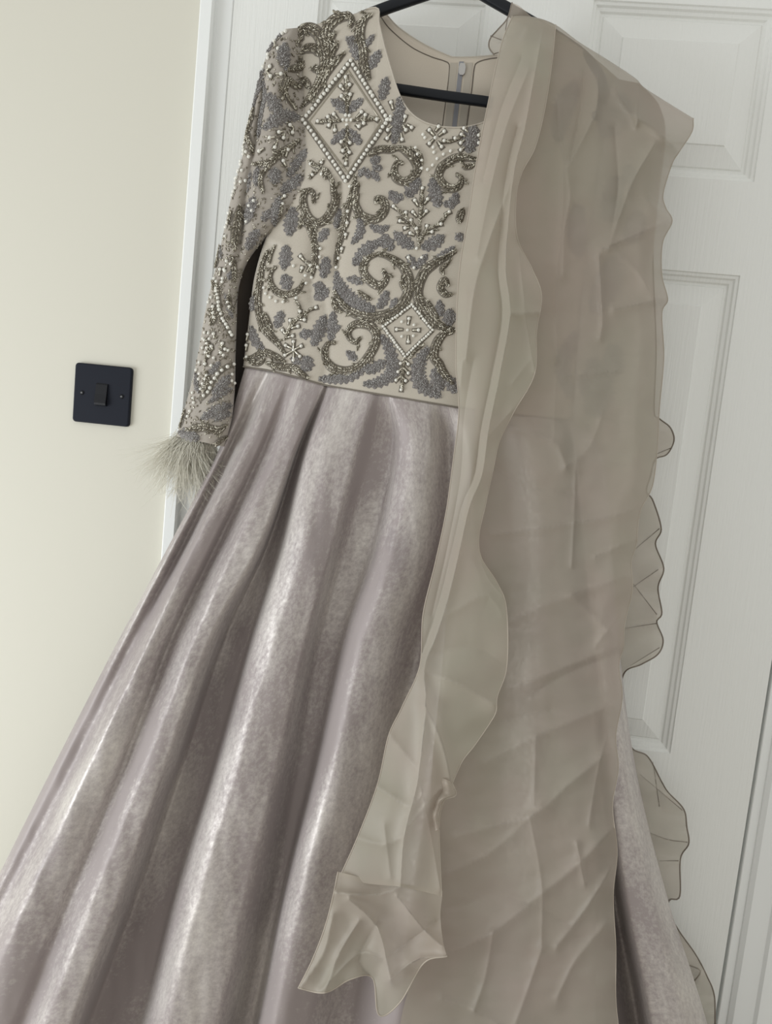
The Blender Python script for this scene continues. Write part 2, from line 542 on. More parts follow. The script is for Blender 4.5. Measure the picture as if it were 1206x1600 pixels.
# bodice front
top = [(468, 43), (500, 36), (545, 24), (588, 12), (592, 35), (600, 70), (610, 105), (621, 140), (633, 165), (650, 183), (675, 195),
       (705, 199), (735, 197), (762, 187), (788, 160), (806, 115), (820, 70), (830, 34), (870, 52), (920, 84), (965, 122)]
waist = [(380, 573), (420, 579), (465, 590), (508, 602), (560, 611), (620, 621), (680, 631), (716, 637), (800, 648), (880, 655), (950, 656)]
left = [(468, 43), (470, 100), (474, 190), (475, 265), (452, 318), (420, 362), (398, 430), (389, 500), (380, 573)]
right = [(965, 122), (960, 200), (955, 300), (955, 400), (955, 500), (950, 656)]
S, U, V_ = coons(top, waist, left, right, 150, 130)
X, Y = S[..., 0], S[..., 1]
body = np.sin(np.pi * np.clip(U, 0, 1)) ** 0.8
Yd = -(0.072 + 0.018 * smooth01((0.3 - U) * 3.4) * smooth01((V_ - 0.15) * 3) + body * (0.020 + 0.028 * smooth01(V_ * 1.6)) - 0.014 * smooth01((U - 0.72) / 0.2))
bod_creases = [([(532, 290), (530, 360), (525, 430)], 0.006, 9), ([(490, 370), (484, 430), (487, 470)], 0.005, 9),
               ([(440, 380), (425, 375), (415, 372)], -0.004, 8), ([(505, 450), (512, 540), (505, 600)], 0.003, 10),
               ([(468, 104), (473, 195), (475, 278)], 0.003, 4), ([(655, 210), (650, 300)], 0.0015, 30), ([(560, 440), (575, 560)], -0.002, 20)]
Yd = Yd + creases(X, Y, bod_creases) + 0.0018 * fnoise(X, Y, 0.016, 0.012, 3.0)
bodice = grid_mesh('bodice_front', PA(X, Y, Yd).reshape(*X.shape, 3), M['bodice'], dress)
md = bodice.modifiers.new('thick', 'SOLIDIFY'); md.thickness = 0.0012; md.offset = -1

# neckline binding (a fine turned edge) and waist seam
def on_grid_edge(name, Gp, r, mt, parent, lift=0.0):
    W = Gp.copy(); W[:, 1] -= lift
    return tube(name, W, r, mt, parent, 6)
BG = PA(X, Y, Yd).reshape(*X.shape, 3)
on_grid_edge('neck_edge', BG[0, 21:131], 0.0010, M['bodice'], dress)
on_grid_edge('waist_seam', BG[-1], 0.0009, M['thread'], dress, 0.0006)
# plain waist band under the embroidery
# side panel wrapping round to the back, and the back of the gown beyond it
sideG = np.stack([np.stack([BG[:, 0, 0] + 0.010 * math.sin(k / 7 * 3.1), BG[:, 0, 1] + (-0.018 - BG[:, 0, 1]) * (k / 7), BG[:, 0, 2]], 1) for k in range(8)], 1)
grid_mesh('side_panel', sideG[52:], M['bodice'], dress)
# bodice back with lining, seen through the neck
btop = [(478, 48), (530, 34), (585, 16), (601, 19), (622, 42), (659, 67), (699, 86), (714, 89), (749, 88), (786, 84), (812, 66), (832, 40), (880, 62), (930, 95), (960, 122)]
S2, U2, V2 = coons(btop, [(400, 573), (560, 600), (716, 628), (940, 650)], [(478, 48), (474, 300), (400, 573)], [(960, 122), (950, 400), (940, 650)], 110, 60)
Yb = -0.050 + 0.012 * np.sin(np.pi * U2) + 0.0015 * fnoise(S2[..., 0], S2[..., 1], 0.01, 0.02, 9.0)
Bk = PA(S2[..., 0], S2[..., 1], Yb).reshape(*U2.shape, 3)
back = grid_mesh('bodice_back', Bk, M['lining'], dress)
md = back.modifiers.new('thick', 'SOLIDIFY'); md.thickness = 0.001; md.offset = 1

def back_pt(px, py, lift=0.0):
    d2 = (S2[..., 0] - px) ** 2 + (S2[..., 1] - py) ** 2
    k = np.unravel_index(np.argmin(d2), d2.shape)
    return P(px, py, Yb[k] - lift)
def back_line(name, pts, r, mt, lift=0.001, parent=None):
    q = catmull(pts, max(6, int(plen(pts) / 4)))
    return tube(name, [back_pt(x, y, lift) for x, y in q], r, mt, parent or back, 5)
back_line('facing_seam', [(594, 25), (610, 46), (642, 73), (672, 88), (696, 96), (702, 103), (700, 130), (694, 175), (689, 215)], 0.0007, M['thread'])
back_line('facing_seam', [(790, 89), (764, 92), (747, 97), (741, 105), (737, 140), (732, 175), (727, 215)], 0.0009, M['thread'])
back_line('neck_binding', [(601, 20), (622, 43), (659, 68), (699, 87), (714, 90), (749, 89), (786, 85)], 0.0013, M['bodice'], 0.0)
def back_strip(name, a, b_, w0, mt, lift):
    n = 12
    Vv, Ff = [], []
    for i in range(n):
        t = i / (n - 1)
        x, y = a[0] + (b_[0] - a[0]) * t, a[1] + (b_[1] - a[1]) * t
        for (dx, l) in ((-w0 / 2, 0.0), (-w0 / 2, lift), (w0 / 2, lift), (w0 / 2, 0.0)):
            Vv.append(back_pt(x + dx, y, l))
    for i in range(n - 1):
        for k in range(3):
            Ff.append((i * 4 + k, i * 4 + k + 1, i * 4 + 5 + k, i * 4 + 4 + k))
    return mesh_py(name, Vv, Ff, mt, back, False)
back_strip('zip_tape', (709, 98), (699, 215), 11, M['bodice'], 0.0016)
back_strip('zip_tape', (733, 98), (720, 215), 11, M['bodice'], 0.0016)
back_strip('zip', (721, 96), (708, 215), 7, M['zip'], 0.0022)
c = back_pt(722, 106, 0.004)
bm = bmesh.new()
pv = [(-0.0030, 0.006), (0.0030, 0.006), (0.0046, 0.001), (0.0040, -0.006), (0.0022, -0.0085), (-0.0022, -0.0085), (-0.0040, -0.006), (-0.0046, 0.001)]
f = bm.faces.new([bm.verts.new((c[0] + x, c[1], c[2] + z)) for x, z in pv])
e = bmesh.ops.extrude_face_region(bm, geom=[f])
bmesh.ops.translate(bm, verts=[g for g in e['geom'] if isinstance(g, bmesh.types.BMVert)], vec=(0, 0.0025, 0))
bm_obj('zip_puller', bm, M['leaf_light'], back)

# sleeves: flattened tubes built from rows of (left x, left y, fold x, right x, right y)
edgeY = lambda py: float(np.interp(py, Y[:, 0], Yd[:, 0]))
def sleeve(rows, ybase, name, nv=120, nu=34, thick=0.022, merge=None):
    R = np.array(rows, float)
    t = np.linspace(0, len(R) - 1, nv)
    def col(k):
        q = catmull(np.stack([np.arange(len(R)) * 50.0, R[:, k]], 1), 400)
        return np.interp(t * 50, q[:, 0], q[:, 1])
    lx, ly, fx, fd, rx, ry = (col(k) for k in range(6))
    ang = np.linspace(0, 2 * np.pi, nu * 2 + 1)
    G = []
    for i in range(nv):
        row = []
        for a in ang:
            u = 0.5 - 0.5 * math.cos(a)           # 0 left, 1 right
            front = math.sin(a) >= 0
            px, py = lx[i] + (rx[i] - lx[i]) * u, ly[i] + (ry[i] - ly[i]) * u
            dep = thick * abs(math.sin(a)) ** 0.8
            w = max(rx[i] - lx[i], 1)
            dep *= min(1.0, w / 60.0)
            yy = ybase(i / (nv - 1)) - (dep if front else -dep * 1.6)
            if front and merge is not None and u > 0.35:
                mg = merge(i / (nv - 1)) * float(smooth01((u - 0.35) / 0.65))
                yy = yy * (1 - mg) + (edgeY(py) - 0.0012) * mg
            if front:
                yy += fd[i] * math.exp(-abs(px - fx[i]) / 5.0)
                yy -= 0.002 * noise.noise(Vector((px * 0.05, py * 0.02, 5)))
            row.append(P(px, py, yy))
        G.append(row)
    return np.array(G)
LS = [(446, 45, 455, 0, 470, 43), (424, 72, 440, 0, 472, 76), (412, 100, 414, .004, 473, 106), (400, 150, 411, .014, 475, 150), (388, 200, 402, .014, 477, 200),
      (377, 250, 394, .010, 478, 252), (363, 300, 384, .012, 470, 305), (352, 350, 379, .014, 434, 350), (341, 400, 372, .004, 390, 404), (329, 450, 350, 0, 373, 450),
      (318, 500, 340, 0, 370, 500), (309, 555, 340, 0, 368, 555), (298, 603, 330, 0, 367, 605), (285, 650, 320, 0, 362, 655), (276, 682, 310, 0, 350, 698)]
SL = sleeve(LS, lambda t: -0.070 - 0.024 * t, 'sleeve', merge=lambda t: float(smooth01((0.50 - t) / 0.12)))
sleeveL = grid_mesh('sleeve', SL, M['sleeve'], dress)
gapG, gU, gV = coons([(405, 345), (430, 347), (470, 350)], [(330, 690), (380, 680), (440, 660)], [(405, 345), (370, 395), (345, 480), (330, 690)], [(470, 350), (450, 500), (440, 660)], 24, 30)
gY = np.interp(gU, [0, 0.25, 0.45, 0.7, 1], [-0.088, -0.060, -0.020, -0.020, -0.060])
grid_mesh('under_arm_cloth', PA(gapG[..., 0], gapG[..., 1], gY).reshape(*gU.shape, 3), M['brown_cloth'], dress)  # dark brown sheet closing the gap between sleeve and bodice
RS = [(955, 122, 970, 0, 1000, 130), (950, 160, 980, 0, 1030, 165), (945, 210, 980, 0, 1040, 215), (930, 300, 970, .006, 1030, 300), (915, 400, 960, 0, 1020, 400),
      (905, 500, 950, 0, 1005, 500), (898, 600, 940, 0, 985, 600), (892, 700, 930, 0, 968, 700)]
SR = sleeve(RS, lambda t: -0.058 - 0.022 * t, 'sleeve', thick=0.013)
sleeveR = grid_mesh('sleeve', SR, M['sleeve'], dress)

# skirt: pleat lines, x at each photo row; d = how far the line stands out (+) or sinks (-)
ROWY = [None, 700, 850, 1000, 1200, 1400, 1600, 1930]
PLEATS = [
    ((425, 390, 330, 260, 165, 75, -20, -180), 'B'),
    ((383, 343, 265, 185, 82, -18, -115, -290), -0.1),
    ((402, 350, 273, 195, 94, -6, -103, -275), 0.2),
    ((417, 358, 286, 208, 108, 5, -92, -262), (-1.2, -1.3, -0.8, -0.2, 0.0, 0.0, 0.0, 0.0)),
    ((428, 385, 306, 235, 140, 48, -45, -205), 0.75),
    ((448, 402, 328, 256, 178, 95, 15, -120), 0.45),
    ((456, 412, 340, 268, 192, 112, 34, -98), (0.1, -0.35, -0.35, -0.2, 0.1, 0.2, 0.2, 0.2)),
    ((478, 440, 372, 305, 228, 150, 74, -52), 0.9),
    ((500, 458, 402, 324, 254, 184, 108, -10), 0.8),
    ((507, 464, 411, 336, 266, 196, 121, 5), 0.25),
    ((509, 468, 419, 352, 286, 216, 142, 30), -1.5),
    ((512, 474, 434, 388, 330, 268, 218, 120), -1.15),
    ((518, 482, 446, 400, 344, 284, 236, 145), 0.45),
    ((545, 512, 478, 432, 374, 316, 266, 180), 1.0),
    ((580, 552, 516, 474, 428, 380, 335, 255), 0.7),
    ((598, 590, 548, 505, 470, 430, 384, 310), -1.1),
    ((606, 612, 580, 530, 486, 438, 396, 325), -1.1),
    ((614, 624, 596, 546, 500, 448, 408, 338), 0.45),
    ((635, 645, 622, 572, 524, 474, 432, 365), 1.0),
    ((665, 672, 660, 612, 566, 520, 476, 420), 0.55),
    ((690, 700, 700, 656, 612, 575, 535, 485), -0.8),
    ((720, 735, 742, 712, 680, 650, 625, 590), 0.7),
    ((760, 780, 795, 780, 765, 750, 735, 715), -0.6),
    ((820, 838, 858, 858, 858, 856, 852, 850), 0.6),
    ((870, 880, 890, 900, 915, 935, 958, 1000), -0.6),
    ((880, 890, 902, 914, 934, 960, 996, 1050), -2.2),
    ((890, 900, 914, 930, 952, 980, 1020, 1075), 0.55),
    ((918, 926, 938, 950, 976, 1014, 1064, 1130), 0.6),
    ((940, 945, 955, 966, 993, 1042, 1105, 1190), -0.7),
    ((905, 908, 920, 930, 950, 990, 1050, 1130), 'B'),
]
def waist_y(x):
    w = np.array(waist)
    return np.interp(x, w[:, 0], w[:, 1])
BASE = [-0.094, -0.108, -0.120, -0.130, -0.144, -0.156, -0.167, -0.182]
AMP = [0.003, 0.015, 0.024, 0.030, 0.036, 0.040, 0.043, 0.048]
ctrl = np.zeros((len(ROWY), len(PLEATS), 3))
for j, (xsr, d) in enumerate(PLEATS):
    d_rows = d if isinstance(d, tuple) else (d,) * len(ROWY)
    for i in range(len(ROWY)):
        x = xsr[i]
        d = d_rows[i]
        y = waist_y(x) if i == 0 else ROWY[i]
        if d == 'B':
            yy = -0.040
        else:
            edge = 0.0
            if j in (1, 2, 3): edge = (0.030, 0.020, 0.014)[j - 1] * (0.6 + 0.1 * i)
            if j == len(PLEATS) - 2: edge = 0.045 * (0.5 + 0.08 * i)
            if j == len(PLEATS) - 3: edge = 0.016
            yy = BASE[i] - AMP[i] * d + edge
            if i == 0: yy = float(np.interp(x, X[-1], Yd[-1])) + 0.0012 - 0.0022 * d
        ctrl[i, j] = (x, y, min(yy, -0.03))
NVS, NUS = 170, 420
cols = []
for j in range(len(PLEATS)):
    c_ = ctrl[:, j]
    q = np.vstack([2 * c_[0] - c_[1], c_, 2 * c_[-1] - c_[-2]])
    out = []
    tt = np.linspace(0, len(c_) - 1 - 1e-6, NVS)
    for t in tt:
        i = int(t); f_ = t - i
        a, b0, c0, d0 = q[i], q[i + 1], q[i + 2], q[i + 3]
        out.append(0.5 * ((2 * b0) + (-a + c0) * f_ + (2 * a - 5 * b0 + 4 * c0 - d0) * f_ ** 2 + (-a + 3 * b0 - 3 * c0 + d0) * f_ ** 3))
    cols.append(out)
cols = np.array(cols).transpose(1, 0, 2)
# even spacing of columns between pleat lines
wts = np.maximum(np.abs(np.diff(ctrl[5, :, 0])), 10)
knots = np.r_[0, np.cumsum(wts)]; knots /= knots[-1]
uu = np.linspace(0, 1, NUS)
SKP = np.zeros((NVS, NUS, 3))
seg = np.clip(np.searchsorted(knots, uu, side='right') - 1, 0, len(knots) - 2)
fr = (uu - knots[seg]) / (knots[seg + 1] - knots[seg])
for i in range(NVS):
    c_ = cols[i]
    # monotone-ish Hermite (Catmull on x,y; limited tangents on depth)
    dk = np.diff(knots)
    for k in range(3):
        val = c_[:, k]
        sl = np.diff(val) / dk
        tg = np.zeros(len(val))
        tg[1:-1] = np.where(sl[:-1] * sl[1:] > 0, 2 * sl[:-1] * sl[1:] / (sl[:-1] + sl[1:] + 1e-12), 0)
        tg[0], tg[-1] = sl[0], sl[-1]
        h = dk[seg]
        t = fr
        SKP[i, :, k] = ((2 * t ** 3 - 3 * t ** 2 + 1) * val[seg] + (t ** 3 - 2 * t ** 2 + t) * h * tg[seg]
                        + (-2 * t ** 3 + 3 * t ** 2) * val[seg + 1] + (t ** 3 - t ** 2) * h * tg[seg + 1])
vfr = np.linspace(0, 1, NVS)[:, None]
SKP[..., 2] += (0.0035 * fnoise(SKP[..., 0], SKP[..., 1], 0.02, 0.006, 2.0) + 0.0012 * fnoise(SKP[..., 0], SKP[..., 1], 0.06, 0.02, 8.0)) * smooth01(vfr * 6)
SKP[..., 2] = np.minimum(SKP[..., 2], -0.03)
skirt = grid_mesh('skirt', PA(SKP[..., 0], SKP[..., 1], SKP[..., 2]).reshape(NVS, NUS, 3), M['skirt'], dress)
md = skirt.modifiers.new('thick', 'SOLIDIFY'); md.thickness = 0.001; md.offset = -1

# ------------------------------------------------------------------ embroidery on bodice and sleeve
def bvh_of(G):
    nv, nu = G.shape[:2]
    idx = np.arange(nv * nu).reshape(nv, nu)
    F = np.stack([idx[:-1, :-1].ravel(), idx[1:, :-1].ravel(), idx[1:, 1:].ravel(), idx[:-1, 1:].ravel()], 1)
    return BVHTree.FromPolygons([tuple(v) for v in G.reshape(-1, 3)], [tuple(int(i) for i in f) for f in F])
SURF = [(bvh_of(BG), bodice), (bvh_of(SL), sleeveL), (bvh_of(SR), sleeveR)]
CAMV = Vector(CAM)
def hit(px, py, only=None):
    d = RIGHT * ((px - CX) / FPX) - UP * ((py - CY) / FPX) + FWD
    d = Vector(d / np.linalg.norm(d))
    best = None
    for tree, ob in SURF:
        if only is not None and ob is not only: continue
        loc, nor, _, dist = tree.ray_cast(CAMV, d)
        if loc is None:
            continue
        if best is None or dist < best[2]:
            if nor.dot(d) > 0: nor = -nor
            best = (np.array(loc), np.array(nor), dist, ob)
    return best
def hit_near(px, py, only=None):
    for r in (0, 2, 4, 7, 11, 16):
        for a in range(8 if r else 1):
            h = hit(px + r * math.cos(a * 0.785), py + r * math.sin(a * 0.785), only)
            if h: return h
    return None

def template(kind):
    bm = bmesh.new()
    if kind == 'pearl':
        bmesh.ops.create_icosphere(bm, subdivisions=2, radius=1.0)
    elif kind == 'seed':
        bmesh.ops.create_icosphere(bm, subdivisions=1, radius=1.0)
    V = np.array([v.co[:] for v in bm.verts]); bm.verts.index_update()
    F = np.array([[v.index for v in f.verts] for f in bm.faces])
    bm.free()
    return V, F
TPL = {k: template(k) for k in ('pearl', 'seed')}
# bugle bead: six-sided capsule along x, unit half length / unit radius
bv, bf = [(-1, 0, 0)], []
for xx, rr_ in ((-0.8, 0.8), (0.8, 0.8)):
    for k in range(6): bv.append((xx, rr_ * math.cos(k * math.pi / 3), rr_ * math.sin(k * math.pi / 3)))
bv.append((1, 0, 0))
for k in range(6):
    k2 = (k + 1) % 6
    bf += [(0, 1 + k2, 1 + k), (1 + k, 1 + k2, 7 + k2), (1 + k, 7 + k2, 7 + k), (7 + k, 7 + k2, 13)]
TPL['bugle'] = (np.array(bv, float), np.array(bf))
OCT = (np.array([(1, 0, 0), (-1, 0, 0), (0, 1, 0), (0, -1, 0), (0, 0, 1), (0, 0, -1)], float),
       np.array([(0, 2, 4), (2, 1, 4), (1, 3, 4), (3, 0, 4), (2, 0, 5), (1, 2, 5), (3, 1, 5), (0, 3, 5)]))
TPL['grain'] = OCT

class Acc:
    def __init__(self):
        self.v, self.f, self.m, self.n = [], [], [], 0
    def put(self, kind, c, ax, sx_, sy_, sz_, mi):
        V, F = TPL[kind]
        W = c[None] + (V[:, :1] * sx_) * ax[0][None] + (V[:, 1:2] * sy_) * ax[1][None] + (V[:, 2:3] * sz_) * ax[2][None]
        self.v.append(W); self.f += (F + self.n).tolist(); self.m += [mi] * len(F); self.n += len(V)
    def raw(self, V, F, mi):
        self.v.append(np.asarray(V, float)); self.f += [[i + self.n for i in f] for f in F]; self.m += [mi] * len(F); self.n += len(V)
    def build(self, name, mats, parent):
        if not self.v: return None
        return mesh_py(name, np.vstack(self.v), self.f, mats, parent, True, self.m)

def frame_at(p, t, nrm):
    t = t - nrm * np.dot(t, nrm)
    t /= (np.linalg.norm(t) + 1e-12)
    return t, np.cross(nrm, t)

def trace(pts, step, only=None):
    """photo polyline -> list of (point, tangent, side, normal, metres per px, fraction)"""
    n = max(3, int(plen(pts) / step) + 1)
    q = catmull(pts, n)
    H = [hit_near(x, y, only) for x, y in q]
    out = []
    last = next((h for h in H if h), None)
    if last is None: return [], None
    H = [h if h else last for h in H]
    owner = H[len(H) // 2][3]
    H = [h if h[3] is owner else (hit_near(q[i][0], q[i][1], owner) or h) for i, h in enumerate(H)]
    pos = np.array([h[0] for h in H])
    for i in range(n):
        t = pos[min(i + 1, n - 1)] - pos[max(i - 1, 0)]
        nr = H[i][1]
        t, s = frame_at(pos[i], t, nr)
        out.append((pos[i], t, s, nr, H[i][2] / FPX, i / (n - 1)))
    return out, owner

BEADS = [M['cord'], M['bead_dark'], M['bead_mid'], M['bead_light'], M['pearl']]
def sweep(acc, tr, w, h, mi, prof):
    """domed band lying on the fabric"""
    K = 5
    V, F = [], []
    for (p, t, s, nr, mpp, fr_) in tr:
        ww = w * mpp * prof(fr_)
        for k in range(K):
            a = -1 + 2 * k / (K - 1)
            V.append(p + s * (a * ww / 2) + nr * (h * mpp * (1 - a * a) * (0.3 + 0.7 * prof(fr_)) + 0.0002))
    for i in range(len(tr) - 1):
        for k in range(K - 1):
            F.append((i * K + k, i * K + k + 1, (i + 1) * K + k + 1, (i + 1) * K + k))
    acc.raw(V, F, mi)

def scroll(pts, w=11, taper=0.45, only=None, name='beaded_scroll'):
    w = w * 1.08
    tr, owner = trace(pts, 2.6, only)
    if not tr: return
    acc = Acc()
    pr = lambda f: (taper + (1 - taper) * min(1, f * 4) * min(1, (1 - f) * 5))
    sweep(acc, tr, w * 1.28, 2.2, 0, pr)  # dark cord band spreads past the beads, painting a shadow outline
    for i, (p, t, s, nr, mpp, fr_) in enumerate(tr):
        ww = w * pr(fr_)
        lanes = (-0.32, 0.0, 0.32) if ww > 8.5 else (-0.22, 0.22)
        for ln in lanes:
            a = (0.75 if ln > 0 else -0.75 if ln < 0 else (0.5 if i % 2 else -0.5)) + rng.normal(0, 0.22)
            d = t * math.cos(a) + s * math.sin(a)
            sd = np.cross(nr, d)
            c_ = p + s * (ln * ww * mpp + rng.normal(0, 0.35) * mpp) + t * (rng.normal(0, 0.5) * mpp) + nr * ((2.4 * (1 - ln * ln * 3) + 0.6) * mpp)
            r_ = rng.random()
            mi = 1 if r_ < 0.34 else 2 if r_ < 0.74 else 3
            acc.put('bugle', c_, (d, sd, nr), 2.1 * mpp, 1.0 * mpp, 1.0 * mpp, mi)
    # small worked leaflets along the outside of the longer scrolls
    if plen(pts) > 55:
        k = int(rng.integers(3, 6))
        while k < len(tr) - 5:
            p, t, s, nr, mpp, fr_ = tr[k]
            turn = np.dot(tr[min(k + 3, len(tr) - 1)][1] - tr[max(k - 3, 0)][1], s)
            side = -1.0 if turn > 0 else 1.0
            if rng.random() < 0.25: side = -side
            ln_ = rng.uniform(5.0, 9.0)
            for j in range(7):
                f_ = j / 6
                d = t * math.cos(0.75) + s * side * math.sin(0.75)
                for q_ in range(2):
                    c_ = p + s * side * (w * 0.42 * mpp) + d * (f_ * ln_ * mpp) + np.cross(nr, d) * (rng.normal(0, 1.4) * (1 - f_ * 0.7) * mpp) + nr * 1.3 * mpp
                    acc.put('bugle', c_, (d, np.cross(nr, d), nr), 1.9 * mpp, 1.0 * mpp, 1.0 * mpp, int(rng.choice([1, 1, 2, 2, 3])))
            k += int(rng.integers(6, 11))
    acc.build(name, BEADS, owner)

LEAFM = [M['leaf_dark'], M['leaf_dark'], M['leaf'], M['leaf_light']]
def leaf(pts, w=11, only=None, name='sequin_leaf', blunt=0.35):
    tr, owner = trace(pts, 2.2, only)
    if not tr: return
    acc = Acc()
    pr = lambda f: blunt + (1 - blunt) * math.sin(math.pi * min(max(f, 0), 1)) ** 0.7
    w = w * 1.3
    ph = rng.uniform(0, 6)
    pr0 = pr
    pr = lambda f: pr0(f) * (1 + 0.22 * math.sin(ph + f * plen(pts) * 0.75))
    sweep(acc, tr, w * 1.22, 1.8, 0, pr)  # dark base wider than the grains, a shadow outline put into colour
    for (p, t, s, nr, mpp, fr_) in tr:
        ww = w * pr(fr_)
        k = max(2, int(ww / 1.9))
        for j in range(k):
            a = (j + 0.5) / k * 2 - 1 + rng.normal(0, 0.12)
            a = max(-1, min(1, a))
            c_ = p + s * (a * ww / 2 * mpp) + t * (rng.normal(0, 0.8) * mpp) + nr * ((1.7 * (1 - a * a) + 0.5 + rng.normal(0, .25)) * mpp)
            r_ = rng.random()
            mi = 1 if r_ < 0.2 else 2 if r_ < 0.78 else 3
            acc.put('grain', c_, (t, s, nr), 1.45 * mpp, 1.25 * mpp, 1.0 * mpp, mi)
    acc.build(name, LEAFM, owner)

def put_pearl(acc, x, y, r=3.0, mi=4, only=None):
    h = hit_near(x, y, only)
    if not h: return None
    mpp = h[2] / FPX
    c_ = h[0] + h[1] * (r * 0.75 * mpp)
    acc.put('pearl', c_, (np.array([1., 0, 0]), np.array([0, 1., 0]), np.array([0, 0, 1.])), r * mpp, r * mpp, r * mpp, mi)
    return h[3]

def pearl_line(pts, gap, r, name, closed=False, inner=None, only=None):
    acc = Acc(); owner = None
    pts = list(pts) + ([pts[0]] if closed else [])
    for a, b_ in zip(pts[:-1], pts[1:]):
        L_ = math.hypot(b_[0] - a[0], b_[1] - a[1])
        n = max(1, round(L_ / gap))
        for i in range(n):
            t = i / n
            owner = put_pearl(acc, a[0] + (b_[0] - a[0]) * t + rng.normal(0, .3), a[1] + (b_[1] - a[1]) * t + rng.normal(0, .3), r * rng.uniform(.92, 1.06), only=only) or owner
    # couched cord under and beside the pearls
    for ring in ([pts] + ([inner] if inner else [])):
        for a, b_ in zip(ring[:-1], ring[1:]):
            tr, _ = trace([a, b_], 3, only)
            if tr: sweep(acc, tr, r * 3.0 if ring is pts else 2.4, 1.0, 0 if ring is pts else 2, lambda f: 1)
    return tag(acc.build(name, BEADS, owner), kind='stuff')

def drops(items, name='bead_sprig', only=None):
    """items: (head x, head y, tail x, tail y) pearl-headed drops, or (x, y) single pearls"""
    acc = Acc(); owner = None
    for it in items:
        if len(it) == 2:
            owner = put_pearl(acc, it[0], it[1], 2.5, only=only) or owner
            continue
        x0, y0, x1, y1 = it
        o_ = put_pearl(acc, x0, y0, 2.7, only=only)
        owner = o_ or owner
        tr, _ = trace([(x0, y0), (x1, y1)], 3, only)
        if not tr: continue
        a, b_ = tr[0], tr[-1]
        nr, mpp = a[3], a[4]
        d = b_[0] - a[0]; ln = np.linalg.norm(d)
        if ln < 1e-5: continue
        d, sd = frame_at(a[0], d, nr)
        acc.put('bugle', a[0] + d * (ln * 0.55) + nr * 1.6 * mpp, (d, sd, nr), ln * 0.55, 1.7 * mpp, 1.6 * mpp, 3)
        # dark stitched backing
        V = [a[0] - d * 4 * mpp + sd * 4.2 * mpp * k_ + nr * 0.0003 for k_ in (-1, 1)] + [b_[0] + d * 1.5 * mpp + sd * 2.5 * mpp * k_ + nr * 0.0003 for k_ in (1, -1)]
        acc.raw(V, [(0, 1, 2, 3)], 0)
    o = acc.build(name, BEADS, owner)
    return tag(o, kind='stuff') if o else None

def tl(ox, oy, sc__, pts):
    return [tuple((ox if k % 2 == 0 else oy) + v / sc__ for k, v in enumerate(p)) for p in pts]

